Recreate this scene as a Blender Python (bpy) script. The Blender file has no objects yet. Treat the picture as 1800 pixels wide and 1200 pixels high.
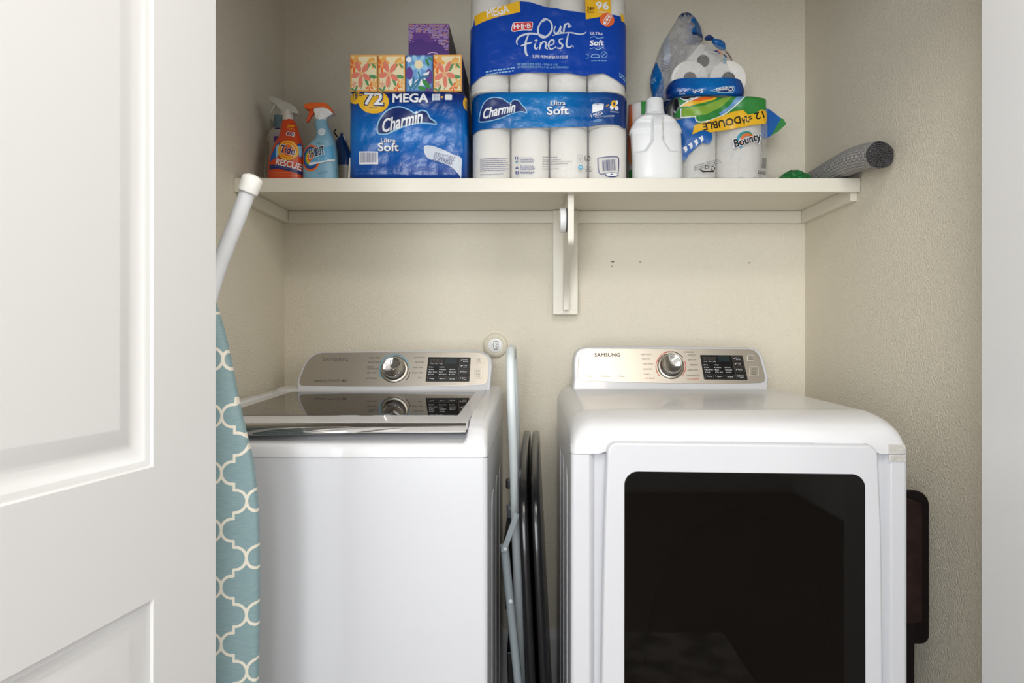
import bpy, bmesh, math, random
from mathutils import Vector, noise, Matrix
from mathutils.geometry import tessellate_polygon

sc = bpy.context.scene
col = sc.collection
H = 1.15                     # camera height
F = 1200.0                   # focal length in pixels of an 1800x1200 frame
CX, CY = 935.0, 600.0

# ---------------------------------------------------------------- camera, world, lights, exposure
cd = bpy.data.cameras.new('camera')
cam = bpy.data.objects.new('camera', cd)
col.objects.link(cam)
cam.location = (0, 0, H)
cam.rotation_euler = (math.pi / 2, 0, 0)
cd.sensor_width = 36.0
cd.lens = 36.0 * F / 1800.0
cd.shift_x = -(CX - 900.0) / 1800.0
cd.clip_start = 0.02
sc.camera = cam

wd = bpy.data.worlds.new('world')
sc.world = wd
wd.use_nodes = True
wd.node_tree.nodes['Background'].inputs[0].default_value = (0.9, 0.95, 1.0, 1)
wd.node_tree.nodes['Background'].inputs[1].default_value = 0.3

def area_light(name, loc, target, sx, sy, watts, color):
    d = bpy.data.lights.new(name, 'AREA')
    d.shape = 'RECTANGLE'
    d.size, d.size_y = sx, sy
    d.energy = watts
    d.color = color
    o = bpy.data.objects.new(name, d)
    col.objects.link(o)
    o.location = loc
    o.rotation_euler = (Vector(target) - Vector(loc)).to_track_quat('-Z', 'Y').to_euler()
    return o

area_light('hall_ceiling_lamp', (0.27, 0.15, 2.56), (0.27, 0.45, 0.0), 0.46, 0.90, 26, (1.0, 0.94, 0.86))
area_light('hall_window_light', (-0.40, -2.42, 1.35), (0.05, 2.0, 1.25), 2.2, 2.1, 130, (0.93, 0.965, 1.0))
area_light('door_fill_light', (1.93, -0.45, 1.75), (-0.5, 0.75, 1.2), 0.9, 1.3, 17, (1.0, 0.98, 0.95))  # added fill from the right to brighten the open door, no real window

sc.view_settings.view_transform = 'Standard'
sc.view_settings.look = 'None'
sc.view_settings.gamma = 1.0
sc.view_settings.use_curve_mapping = False
sc.view_settings.exposure = 0.0
sc.cycles.use_denoising = True
sc.cycles.max_bounces = 10
sc.cycles.diffuse_bounces = 5
sc.cycles.glossy_bounces = 5
sc.cycles.transparent_max_bounces = 16
sc.cycles.caustics_reflective = False
sc.cycles.caustics_refractive = False

# ---------------------------------------------------------------- materials
def lin(c):
    r = []
    for v in c[:3]:
        v = v / 255.0
        r.append(v / 12.92 if v <= 0.04045 else ((v + 0.055) / 1.055) ** 2.4)
    return (r[0], r[1], r[2], 1.0)

def mat(name, rgb, rough=0.5, metal=0.0, spec=0.5, coat=0.0, bump=None, var=None, aniso=0.0):
    """bump=(scale, strength, distance, detail); var=(scale, rgb2, lo, hi) mixes a second tone by noise."""
    m = bpy.data.materials.new(name)
    m.use_nodes = True
    nt = m.node_tree
    b = nt.nodes['Principled BSDF']
    b.inputs['Base Color'].default_value = lin(rgb)
    b.inputs['Roughness'].default_value = rough
    b.inputs['Metallic'].default_value = metal
    b.inputs['Specular IOR Level'].default_value = spec
    b.inputs['Coat Weight'].default_value = coat
    b.inputs['Coat Roughness'].default_value = 0.05
    b.inputs['Anisotropic'].default_value = aniso
    tc = nt.nodes.new('ShaderNodeTexCoord')
    if bump:
        n = nt.nodes.new('ShaderNodeTexNoise')
        n.inputs['Scale'].default_value = bump[0]
        n.inputs['Detail'].default_value = bump[3] if len(bump) > 3 else 3
        nt.links.new(tc.outputs['Object'], n.inputs['Vector'])
        bp = nt.nodes.new('ShaderNodeBump')
        bp.inputs['Strength'].default_value = bump[1]
        bp.inputs['Distance'].default_value = bump[2]
        nt.links.new(n.outputs['Fac'], bp.inputs['Height'])
        nt.links.new(bp.outputs['Normal'], b.inputs['Normal'])
    if var:
        n = nt.nodes.new('ShaderNodeTexNoise')
        n.inputs['Scale'].default_value = var[0]
        n.inputs['Detail'].default_value = 4
        nt.links.new(tc.outputs['Object'], n.inputs['Vector'])
        r = nt.nodes.new('ShaderNodeValToRGB')
        r.color_ramp.elements[0].position = var[2]
        r.color_ramp.elements[0].color = lin(rgb)
        r.color_ramp.elements[1].position = var[3]
        r.color_ramp.elements[1].color = lin(var[1])
        nt.links.new(n.outputs['Fac'], r.inputs['Fac'])
        nt.links.new(r.outputs['Color'], b.inputs['Base Color'])
    return m

def film_mat(name, rgb, fac, rough=0.12, bump=60, dist=0.004, strength=0.8):
    """Clear wrapping film: transparent with a thin glossy white sheen and creases."""
    m = bpy.data.materials.new(name)
    m.use_nodes = True
    nt = m.node_tree
    b = nt.nodes['Principled BSDF']
    out = nt.nodes['Material Output']
    b.inputs['Base Color'].default_value = lin(rgb)
    b.inputs['Roughness'].default_value = rough
    b.inputs['Specular IOR Level'].default_value = 0.8
    tr = nt.nodes.new('ShaderNodeBsdfTransparent')
    mx = nt.nodes.new('ShaderNodeMixShader')
    tc = nt.nodes.new('ShaderNodeTexCoord')
    n = nt.nodes.new('ShaderNodeTexNoise')
    n.inputs['Scale'].default_value = bump
    n.inputs['Detail'].default_value = 3
    n.inputs['Distortion'].default_value = 1.5
    nt.links.new(tc.outputs['Object'], n.inputs['Vector'])
    bp = nt.nodes.new('ShaderNodeBump')
    bp.inputs['Strength'].default_value = strength
    bp.inputs['Distance'].default_value = dist
    nt.links.new(n.outputs['Fac'], bp.inputs['Height'])
    nt.links.new(bp.outputs['Normal'], b.inputs['Normal'])
    mx.inputs[0].default_value = fac
    nt.links.new(tr.outputs[0], mx.inputs[1])
    nt.links.new(b.outputs[0], mx.inputs[2])
    nt.links.new(mx.outputs[0], out.inputs[0])
    return m

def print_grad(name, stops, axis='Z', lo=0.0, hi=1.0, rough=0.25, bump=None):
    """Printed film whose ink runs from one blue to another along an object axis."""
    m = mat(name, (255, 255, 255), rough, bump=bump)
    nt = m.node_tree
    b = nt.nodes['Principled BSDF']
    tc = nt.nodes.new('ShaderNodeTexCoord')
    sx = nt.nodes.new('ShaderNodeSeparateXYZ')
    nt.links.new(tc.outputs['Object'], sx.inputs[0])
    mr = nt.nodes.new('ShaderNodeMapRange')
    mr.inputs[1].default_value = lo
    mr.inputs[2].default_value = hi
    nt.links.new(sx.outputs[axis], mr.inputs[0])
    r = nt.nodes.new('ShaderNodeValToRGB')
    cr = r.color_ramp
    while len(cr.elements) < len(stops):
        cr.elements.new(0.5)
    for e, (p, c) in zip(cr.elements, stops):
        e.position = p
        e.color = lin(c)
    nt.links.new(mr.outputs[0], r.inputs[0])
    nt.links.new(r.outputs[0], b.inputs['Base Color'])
    return m

M = {}
M['wall'] = mat('cream_wall', (229, 222, 205), 0.6, spec=0.3, bump=(190, 0.7, 0.0045, 2))
M['shelf'] = mat('shelf_paint', (228, 223, 209), 0.35, bump=(40, 0.06, 0.001))
M['white_paint'] = mat('white_door_paint', (213, 213, 213), 0.38, bump=(120, 0.05, 0.0006))
M['hall_wall'] = mat('hall_wall_paint', (224, 224, 222), 0.6, spec=0.3)
M['ceiling'] = mat('ceiling_paint', (235, 233, 228), 0.8)
M['floor'] = mat('dark_wood_floor', (62, 44, 32), 0.4, var=(6, (88, 62, 44), 0.35, 0.7))
M['rug'] = mat('rug_pile', (150, 142, 132), 0.95, var=(9, (88, 82, 78), 0.42, 0.6))
M['appliance'] = mat('white_enamel', (197, 198, 202), 0.28, coat=0.25)
M['appliance_top'] = mat('white_enamel_top', (208, 208, 210), 0.30, spec=0.45, coat=0.28)
M['steel'] = mat('brushed_steel', (172, 166, 156), 0.38, metal=1.0)
M['chrome'] = mat('chrome', (214, 212, 210), 0.06, metal=1.0)
M['dark_chrome'] = mat('knob_skirt_chrome', (120, 118, 116), 0.14, metal=1.0)
M['lid_glass'] = mat('tinted_lid_glass', (40, 36, 32), 0.02, spec=0.9)
M['door_glass'] = mat('black_door_glass', (12, 10, 8), 0.03, spec=0.22)
M['door_ring'] = mat('inner_door_rim', (10, 8.5, 7), 0.03, spec=0.22)
M['display'] = mat('black_display', (22, 22, 24), 0.12)
M['lcd'] = mat('display_segment', (34, 46, 48), 0.1)
M['ink_dark'] = mat('dark_lettering', (60, 58, 56), 0.8, spec=0.1)
M['ink_grey'] = mat('grey_lettering', (120, 114, 106), 0.8, spec=0.1)
M['ink_white'] = mat('white_lettering', (235, 236, 238), 0.4)
M['ink_red'] = mat('red_lettering', (200, 70, 48), 0.8, spec=0.1)
M['ring_blue'] = mat('blue_ring', (96, 160, 186), 0.4)
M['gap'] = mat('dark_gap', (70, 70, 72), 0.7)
M['tape'] = film_mat('clear_tape', (215, 212, 205), 0.45, 0.3)
M['teal'] = None
M['tube_white'] = mat('white_tube', (226, 228, 232), 0.32)
M['cap_white'] = mat('white_cap', (240, 239, 235), 0.35)
M['stool_tube'] = mat('pale_grey_tube', (214, 222, 224), 0.3)
M['stool_leg'] = mat('grey_leg', (150, 160, 166), 0.35)
M['black_gloss'] = mat('black_gloss', (15, 14, 17), 0.24, coat=0.2)
M['black_plastic'] = mat('black_plastic', (18, 18, 20), 0.4)
M['espresso'] = mat('espresso_wood', (30, 19, 17), 0.6, spec=0.15, var=(30, (42, 27, 24), 0.4, 0.7))
M['espresso_dark'] = mat('espresso_edge', (16, 9, 10), 0.45, spec=0.2)
M['plate_cream'] = mat('cream_plastic', (226, 220, 202), 0.4)
M['paper'] = mat('tissue_paper', (240, 237, 230), 0.9, bump=(180, 0.25, 0.0015))
M['core'] = mat('cardboard_core', (120, 104, 92), 0.9)
M['film'] = film_mat('clear_film', (242, 242, 242), 0.18, 0.12, 45, .006, 0.9)
M['film_crease'] = film_mat('creased_film', (240, 240, 240), 0.24, 0.14, 55, .012, 1.0)
M['film_fog'] = film_mat('cloudy_film', (225, 225, 226), 0.48, 0.18, 90, 0.010, 1.0)
M['white_plastic'] = mat('white_plastic', (238, 239, 240), 0.32)
M['frost'] = film_mat('frosted_plastic', (214, 212, 205), 0.62, 0.35)
M['clear_plastic'] = film_mat('clear_plastic', (215, 208, 195), 0.5, 0.15)

# ---------------------------------------------------------------- mesh builder
def W(px, py, Y):
    """The point at depth Y seen at a pixel of the photograph."""
    return Vector(((px - CX) * Y / F, Y, H - (py - CY) * Y / F))

def tag(o, label=None, cat=None, group=None, kind=None):
    if label: o['label'] = label
    if cat: o['category'] = cat
    if group: o['group'] = group
    if kind: o['kind'] = kind
    return o

def thing(name, loc, label, cat, group=None):
    o = bpy.data.objects.new(name, None)
    o.empty_display_size = 0.05
    col.objects.link(o)
    o.location = loc
    return tag(o, label, cat, group)

class MB:
    def __init__(self):
        self.v, self.f, self.m, self.s, self.mats = [], [], [], [], []
        self.bev = False
    def mi(self, m):
        if m not in self.mats: self.mats.append(m)
        return self.mats.index(m)
    def add(self, verts, faces, m, smooth=False):
        b = len(self.v); k = self.mi(m)
        self.v += [Vector(p) for p in verts]
        for f in faces:
            self.f.append([i + b for i in f]); self.m.append(k); self.s.append(smooth)
    def bm(self, bm, m, smooth=False):
        bm.verts.index_update()
        self.add([v.co.copy() for v in bm.verts], [[v.index for v in f.verts] for f in bm.faces], m, smooth)
        bm.free()
    def box(self, lo, hi, m, bev=0.0, seg=2):
        bm = bmesh.new()
        bmesh.ops.create_cube(bm, size=1)
        for v in bm.verts:
            v.co = Vector([(lo[i] + hi[i]) / 2 + v.co[i] * (hi[i] - lo[i]) for i in range(3)])
        if bev > 0:
            bmesh.ops.bevel(bm, geom=bm.edges[:], offset=bev, segments=seg, profile=0.5, affect='EDGES')
        self.bev |= bev > 0
        self.bm(bm, m, bev > 0)
    def prism(self, pts, vec, m, bev=0.0, seg=2):
        """Closed outline (3D points) extruded along vec."""
        bm = bmesh.new()
        vec = Vector(vec)
        a = [bm.verts.new(Vector(p)) for p in pts]
        b = [bm.verts.new(Vector(p) + vec) for p in pts]
        n = len(pts)
        bm.faces.new(a); bm.faces.new(b[::-1])
        for i in range(n):
            bm.faces.new((a[i], b[i], b[(i + 1) % n], a[(i + 1) % n]))
        bmesh.ops.recalc_face_normals(bm, faces=bm.faces[:])
        if bev > 0:
            es = [e for e in bm.edges if any(len(f.verts) > 4 or f.verts[0] in () for f in e.link_faces) or n <= 4]
            bmesh.ops.bevel(bm, geom=es, offset=bev, segments=seg, profile=0.5, affect='EDGES', clamp_overlap=True)
        self.bev |= bev > 0
        self.bm(bm, m, bev > 0)
    def tube(self, path, r, m, n=14, cap=True, smooth=True):
        path = [Vector(p) for p in path]
        rs = r if isinstance(r, (list, tuple)) else [r] * len(path)
        t0 = (path[1] - path[0]).normalized()
        up = Vector((0, 0, 1)) if abs(t0.z) < 0.9 else Vector((1, 0, 0))
        nrm = t0.cross(up).normalized()
        verts, faces = [], []
        for i, p in enumerate(path):
            t = (path[min(i + 1, len(path) - 1)] - path[max(i - 1, 0)]).normalized()
            nrm = (nrm - t * nrm.dot(t)).normalized()
            bn = t.cross(nrm)
            for k in range(n):
                a = 2 * math.pi * k / n
                verts.append(p + (nrm * math.cos(a) + bn * math.sin(a)) * rs[i])
        for i in range(len(path) - 1):
            for k in range(n):
                a, b = i * n + k, i * n + (k + 1) % n
                faces.append((a, b, b + n, a + n))
        self.add(verts, faces, m, smooth)
        if cap:
            L = len(path) - 1
            self.add(verts[:n], [list(range(n))[::-1]], m)
            self.add(verts[L * n:], [list(range(n))], m)
    def lathe(self, o, axis, prof, m, n=32, smooth=True):
        """prof = [(distance along axis, radius)]"""
        o = Vector(o); ax = Vector(axis).normalized()
        up = Vector((0, 0, 1)) if abs(ax.z) < 0.9 else Vector((1, 0, 0))
        u = ax.cross(up).normalized(); w = ax.cross(u)
        verts, faces = [], []
        for d, r in prof:
            for k in range(n):
                a = 2 * math.pi * k / n
                verts.append(o + ax * d + (u * math.cos(a) + w * math.sin(a)) * max(r, 1e-5))
        for i in range(len(prof) - 1):
            for k in range(n):
                a, b = i * n + k, i * n + (k + 1) % n
                faces.append((a, a + n, b + n, b))
        self.add(verts, faces, m, smooth)
    def grid(self, fn, nu, nv, m, smooth=True, mfn=None):
        verts = [fn(i / nu, j / nv) for j in range(nv + 1) for i in range(nu + 1)]
        groups = {}
        for j in range(nv):
            for i in range(nu):
                a = j * (nu + 1) + i
                mm = mfn((i + .5) / nu, (j + .5) / nv) if mfn else m
                groups.setdefault(mm, []).append((a, a + 1, a + nu + 2, a + nu + 1))
        for mm, fs in groups.items():
            self.add(verts, fs, mm, smooth)
    def build(self, name, parent=None, sharp=None):
        org = parent_world(parent)
        me = bpy.data.meshes.new(name)
        used = {}
        vs, fs = [], []
        for f in self.f:
            g = []
            for i in f:
                if i not in used:
                    used[i] = len(vs); vs.append(self.v[i] - org)
                g.append(used[i])
            fs.append(g)
        me.from_pydata(vs, [], fs)
        for m in self.mats: me.materials.append(m)
        me.polygons.foreach_set('material_index', self.m)
        me.polygons.foreach_set('use_smooth', self.s)
        me.validate()
        me.update()
        bm = bmesh.new(); bm.from_mesh(me)
        bmesh.ops.remove_doubles(bm, verts=bm.verts[:], dist=2e-6)
        bm.to_mesh(me); bm.free()
        me.set_sharp_from_angle(angle=math.radians(sharp or 42))
        o = bpy.data.objects.new(name, me)
        col.objects.link(o)
        if self.bev:
            w = o.modifiers.new('weighted_normals', 'WEIGHTED_NORMAL'); w.keep_sharp = True; w.weight = 100
        if parent is not None: o.parent = parent
        return o

def parent_world(p):
    v = Vector((0, 0, 0))
    while p is not None:
        v += Vector(p.location); p = p.parent
    return v

def single(mb, name, label, cat, group=None, base=None):
    """A thing that is one mesh, its origin at its base."""
    o = mb.build(name)
    lo = [min(v.co[i] for v in o.data.vertices) for i in range(3)]
    hi = [max(v.co[i] for v in o.data.vertices) for i in range(3)]
    b = Vector(((lo[0] + hi[0]) / 2, (lo[1] + hi[1]) / 2, lo[2]))
    o.data.transform(Matrix.Translation(-b))
    o.location = b
    return tag(o, label, cat, group)

def copy_tree(o, loc):
    c = o.copy(); col.objects.link(c); c.location = loc
    for ch in o.children:
        d = ch.copy(); col.objects.link(d); d.parent = c
        for g in ch.children:
            e = g.copy(); col.objects.link(e); e.parent = d
    return c

def struct(mb, name, **k):
    o = mb.build(name); o['kind'] = 'structure'; return o

def catmull(pts, n=6, closed=False):
    pts = [Vector(p) for p in pts]
    out = []
    N = len(pts)
    for i in range(N if closed else N - 1):
        if closed:
            p0, p1, p2, p3 = pts[i - 1], pts[i], pts[(i + 1) % N], pts[(i + 2) % N]
        else:
            p0, p1, p2, p3 = pts[max(i - 1, 0)], pts[i], pts[i + 1], pts[min(i + 2, N - 1)]
        for k in range(n):
            t = k / n
            out.append(0.5 * ((2 * p1) + (p2 - p0) * t + (2 * p0 - 5 * p1 + 4 * p2 - p3) * t * t + (3 * p1 - p0 - 3 * p2 + p3) * t ** 3))
    if not closed: out.append(pts[-1])
    return out

def rrect(x0, y0, x1, y1, r, n=6):
    """Rounded rectangle outline; r may be four corner radii (tl, tr, br, bl) with y downwards."""
    if not isinstance(r, (list, tuple)): r = (r,) * 4
    pts = []
    for (cx, cy, a0, q) in ((x0 + r[0], y0 + r[0], 180, r[0]), (x1 - r[1], y0 + r[1], 270, r[1]),
                            (x1 - r[2], y1 - r[2], 0, r[2]), (x0 + r[3], y1 - r[3], 90, r[3])):
        for k in range(n + 1):
            a = math.radians(a0 + 90 * k / n)
            pts.append((cx + q * math.cos(a), cy + q * math.sin(a)))
    return pts

# ---------------------------------------------------------------- flat print on surfaces
_glyph = {}
def glyphs(s, bold=0.0, shear=0.0):
    key = (s, bold, shear)
    if key not in _glyph:
        cu = bpy.data.curves.new('t', 'FONT')
        cu.body = s; cu.offset = bold; cu.shear = shear; cu.resolution_u = 3
        o = bpy.data.objects.new('t', cu)
        me = bpy.data.meshes.new_from_object(o)
        vs = [(v.co.x, v.co.y) for v in me.vertices]
        fs = [list(p.vertices) for p in me.polygons]
        bpy.data.objects.remove(o); bpy.data.meshes.remove(me); bpy.data.curves.remove(cu)
        x0 = min(v[0] for v in vs); x1 = max(v[0] for v in vs)
        y0 = min(v[1] for v in vs); y1 = max(v[1] for v in vs)
        _glyph[key] = ([((x - x0) / (x1 - x0), (y - y0) / max(y1 - y0, 1e-6)) for x, y in vs], fs)
    return _glyph[key]

class Ink:
    """Collects print given in photo pixels and lays it on a surface by fn(px, py, lift)."""
    def __init__(self, fn, base=0.0006, step=0.0003, maxlen=None):
        self.fn, self.mb, self.base, self.step, self.maxlen = fn, MB(), base, step, maxlen
        self.count = 0
    def put(self, pts, faces, m, layer):
        if self.maxlen:
            p0 = pts[0]
            sc_ = max((self.fn(p0[0] + 1, p0[1], 0) - self.fn(p0[0], p0[1], 0)).length, (self.fn(p0[0], p0[1] + 1, 0) - self.fn(p0[0], p0[1], 0)).length, 1e-6)
            L = self.maxlen / sc_
            bm = bmesh.new()
            vs = [bm.verts.new((p[0], p[1], 0)) for p in pts]
            for f in faces:
                try: bm.faces.new([vs[i] for i in f])
                except ValueError: pass
            bmesh.ops.triangulate(bm, faces=bm.faces[:])
            for _ in range(5):
                es = [e for e in bm.edges if e.calc_length() > L]
                if not es: break
                bmesh.ops.subdivide_edges(bm, edges=es, cuts=1)
                bmesh.ops.triangulate(bm, faces=bm.faces[:])
            bm.verts.index_update()
            pts = [(v.co.x, v.co.y) for v in bm.verts]; faces = [[v.index for v in f.verts] for f in bm.faces]
            bm.free()
        self.count += 1
        lift = self.base + self.step * layer + (self.count % 16) * min(1.2e-5, self.step / 18)
        self.mb.add([self.fn(p[0], p[1], lift) for p in pts], faces, m)
    def poly(self, pts, m, layer=0, sub=1):
        P = [Vector((p[0], p[1], 0)) for p in pts]
        tris = [list(t) for t in tessellate_polygon([P])]
        V = [(p.x, p.y) for p in P]
        for _ in range(sub):
            mid, nt = {}, []
            def md(a, b):
                k = (min(a, b), max(a, b))
                if k not in mid:
                    V.append(((V[a][0] + V[b][0]) / 2, (V[a][1] + V[b][1]) / 2)); mid[k] = len(V) - 1
                return mid[k]
            for a, b, c in tris:
                ab, bc, ca = md(a, b), md(b, c), md(c, a)
                nt += [[a, ab, ca], [ab, b, bc], [ca, bc, c], [ab, bc, ca]]
            tris = nt
        self.put(V, tris, m, layer)
    def rect(self, x0, y0, x1, y1, m, layer=0, sub=2):
        self.poly([(x0, y0), (x1, y0), (x1, y1), (x0, y1)], m, layer, sub)
    def ell(self, cx, cy, rx, ry, m, layer=0, rot=0, n=28, sub=1):
        a = math.radians(rot)
        self.poly([(cx + rx * math.cos(t) * math.cos(a) - ry * math.sin(t) * math.sin(a),
                    cy + rx * math.cos(t) * math.sin(a) + ry * math.sin(t) * math.cos(a))
                   for t in [2 * math.pi * k / n for k in range(n)]], m, layer, sub)
    def line(self, pts, w, m, layer=0, smooth=0, closed=False, taper=False):
        if smooth: pts = [(p.x, p.y) for p in catmull([(a, b, 0) for a, b in pts], smooth, closed)]
        if closed: pts = list(pts) + [pts[0]]
        V, Fs = [], []
        n = len(pts)
        for i, (x, y) in enumerate(pts):
            a = pts[max(i - 1, 0)]; b = pts[min(i + 1, n - 1)]
            if closed and i in (0, n - 1): a, b = pts[n - 2], pts[1]
            dx, dy = b[0] - a[0], b[1] - a[1]
            L = math.hypot(dx, dy) or 1
            k = w / 2 * (0.45 + 0.55 * math.sin(math.pi * i / (n - 1)) if taper else 1)
            V += [(x - dy / L * k, y + dx / L * k), (x + dy / L * k, y - dx / L * k)]
            if i: Fs.append((2 * i - 2, 2 * i - 1, 2 * i + 1, 2 * i))
        self.put(V, Fs, m, layer)
    def arc(self, cx, cy, rx, ry, a0, a1, w, m, layer=0, n=24):
        self.line([(cx + rx * math.cos(math.radians(a0 + (a1 - a0) * k / n)), cy + ry * math.sin(math.radians(a0 + (a1 - a0) * k / n))) for k in range(n + 1)], w, m, layer)
    def text(self, s, x0, y0, x1, y1, m, layer=0, bold=0.0, shear=0.0, rot=0.0, arch=0.0):
        vs, fs = glyphs(s, 0.0, shear)
        e = bold * min(abs(y1 - y0), abs(x1 - x0) / len(s) * 1.3) * .75
        if bold > .015:
            x0, x1, y0, y1 = x0 + e, x1 - e, y0 + e, y1 - e
        a = math.radians(rot)
        cx, cy = (x0 + x1) / 2, (y0 + y1) / 2
        w, h = x1 - x0, y1 - y0
        P = []
        for u, v in vs:
            x = (u - .5) * w; y = (.5 - v) * h + arch * (4 * (u - .5) ** 2)
            P.append((cx + x * math.cos(a) + y * math.sin(a), cy - x * math.sin(a) + y * math.cos(a)))
        for dx, dy in ([(0, 0)] if bold <= .015 else [(-e, -e), (e, -e), (-e, e), (e, e), (0, 0)] if bold > .025 else [(-e, 0), (e, 0)]):
            self.put([(x + dx, y + dy) for x, y in P], fs, m, layer)
    def smalltext(self, x0, y0, x1, lines, pitch, h, m, layer=0, rot=0.0, seed=1, ragged=0.25):
        """Rows of tiny unreadable print as broken dashes."""
        rnd = random.Random(seed)
        a = math.radians(rot)
        for i in range(lines):
            x = x0; xe = x1 - rnd.random() * ragged * (x1 - x0)
            while x < xe:
                w = min(rnd.uniform(7, 24), xe - x)
                y = y0 + i * pitch - math.tan(a) * (x - x0)
                self.poly([(x, y), (x + w, y - math.tan(a) * w), (x + w, y + h - math.tan(a) * w), (x, y + h)], m, layer, 0)
                x += w + 5.5
    def build(self, name, parent):
        o = self.mb.build(name, parent)
        self.mb = MB()
        return o

def plane_fn(Y):
    return lambda px, py, l: W(px, py, Y) + Vector((0, -l, 0))

def slant_fn(y0, z0, k):
    n = Vector((0, -1, k)).normalized()
    def f(px, py, l):
        dx, dz = (px - CX) / F, -(py - CY) / F
        t = (y0 + (H - z0) * k) / (1 - dz * k)
        return Vector((dx * t, t, H + dz * t)) + n * l
    return f

# ---------------------------------------------------------------- rounded lofts (bottles, packs, bags)
class Loft:
    """rows = [(z, x_left, x_right, half_depth)] bottom to top; rings are superellipses of exponent n."""
    def __init__(self, rows, yc, n=2.4, disp=None, smooth=True):
        self.rows, self.yc, self.n, self.disp, self.sm = rows, yc, n, disp, smooth
        self.z0, self.z1 = rows[0][0], rows[-1][0]
    def at(self, z):
        r = self.rows
        z = min(max(z, self.z0), self.z1)
        for i in range(len(r) - 1):
            if z <= r[i + 1][0] or i == len(r) - 2: break
        a, b = r[i], r[i + 1]
        t = (z - a[0]) / ((b[0] - a[0]) or 1)
        if self.sm:
            p, q = r[max(i - 1, 0)], r[min(i + 2, len(r) - 1)]
            out = []
            for k in (1, 2, 3):
                ma = (b[k] - p[k]) / ((b[0] - p[0]) or 1) * (b[0] - a[0])
                mb_ = (q[k] - a[k]) / ((q[0] - a[0]) or 1) * (b[0] - a[0])
                t2, t3 = t * t, t ** 3
                out.append((2 * t3 - 3 * t2 + 1) * a[k] + (t3 - 2 * t2 + t) * ma + (-2 * t3 + 3 * t2) * b[k] + (t3 - t2) * mb_)
            return out
        return [a[k] + (b[k] - a[k]) * t for k in (1, 2, 3)]
    def point(self, ang, z, lift=0.0):
        xl, xr, d = self.at(z)
        cx, a = (xl + xr) / 2, (xr - xl) / 2
        c, s = math.cos(ang), math.sin(ang)
        r = 1.0 / (abs(c) ** self.n + abs(s) ** self.n) ** (1.0 / self.n)
        x, y = cx + (a + lift) * r * c, self.yc + (d + lift) * r * s
        if self.disp and s < 0:
            y += self.disp(x, z, r * c) * min(1.0, -r * s)
        return Vector((x, y, z))
    def front(self, x, z, lift=0.0):
        xl, xr, d = self.at(z)
        cx, a = (xl + xr) / 2, (xr - xl) / 2
        u = max(-0.995, min(0.995, (x - cx) / a))
        f = (1 - abs(u) ** self.n) ** (1.0 / self.n)
        y = self.yc - d * f
        if self.disp: y += self.disp(x, z, u) * f
        return Vector((cx + u * a, y - lift, z))
    def ink_fn(self, Y0):
        def f(px, py, l):
            p = W(px, py, Y0)
            return self.front(p.x, min(max(p.z, self.z0 + .001), self.z1 - .001), l)
        return f
    def mesh(self, mb, m, na=72, nz=48, mfn=None, lift=0.0, zs=None, cap=True):
        zs = zs or [self.z0 + (self.z1 - self.z0) * j / nz for j in range(nz + 1)]
        nz = len(zs) - 1
        verts = [self.point(2 * math.pi * k / na, z, lift) for z in zs for k in range(na)]
        gr = {}
        for j in range(nz):
            for k in range(na):
                a, b = j * na + k, j * na + (k + 1) % na
                c = (verts[a] + verts[b + na]) / 2
                mm = mfn(c.x, c.z, c.y) if mfn else m
                if mm is None: continue
                gr.setdefault(mm, []).append((a, b, b + na, a + na))
        for mm, fs in gr.items(): mb.add(verts, fs, mm, True)
        if cap:
            mb.add(verts[:na], [list(range(na))[::-1]], m)
            mb.add(verts[nz * na:], [list(range(na))], m)
    def band(self, mb, m, zlo, zhi, lift, na=120, nz=16, a0=-math.pi, a1=math.pi):
        """A printed sleeve between two height curves zlo(x), zhi(x)."""
        V, Fs = [], []
        for k in range(na + 1):
            ang = a0 + (a1 - a0) * k / na
            x = self.point(ang, (self.z0 + self.z1) / 2).x
            for j in range(nz + 1):
                z = zlo(x) + (zhi(x) - zlo(x)) * j / nz
                V.append(self.point(ang, min(max(z, self.z0), self.z1), lift))
        for k in range(na):
            for j in range(nz):
                a = k * (nz + 1) + j
                Fs.append((a, a + nz + 1, a + nz + 2, a + 1))
        mb.add(V, Fs, m, True)

def pack_rows(x0, x1, d, z0, z1, r, steps=7):
    rows = []
    for k in range(steps):
        a = math.pi / 2 * k / (steps - 1)
        i = r * (1 - math.sin(a)); rows.append((z0 + r * (1 - math.cos(a)), x0 + i, x1 - i, d - i))
    for k in range(steps):
        a = math.pi / 2 * (1 - k / (steps - 1))
        i = r * (1 - math.sin(a)); rows.append((z1 - r * (1 - math.cos(a)), x0 + i, x1 - i, d - i))
    return rows

def nz(x, z, s, off=0.0):
    return noise.noise(Vector((x * s + off, z * s - off, off * 1.7)))

# ---------------------------------------------------------------- the room
BACK, LEFT, RIGHT = 2.29, -0.83, 0.916
FR0, FR1 = 1.05, 1.17                     # front wall of the closet, with its opening
CEIL = 2.60
m = MB(); m.box((LEFT - .1, BACK, 0), (RIGHT + .1, BACK + .1, CEIL), M['wall']); wall_back = struct(m, 'wall_back')
m = MB(); m.box((LEFT - .1, FR1, 0), (LEFT, BACK, CEIL), M['wall']); struct(m, 'wall_left')
m = MB(); m.box((RIGHT, FR1, 0), (RIGHT + .1, BACK, CEIL), M['wall']); struct(m, 'wall_right')
m = MB(); m.box((-2.0, FR0, 0), (-0.575, FR1, CEIL), M['white_paint']); struct(m, 'wall_front_left')
m = MB(); m.box((0.79, FR0, 0), (2.0, FR1, CEIL), M['white_paint']); struct(m, 'wall_front_right')
m = MB(); m.box((-0.575, FR0, 2.07), (0.79, FR1, CEIL), M['white_paint']); struct(m, 'wall_header')
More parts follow.
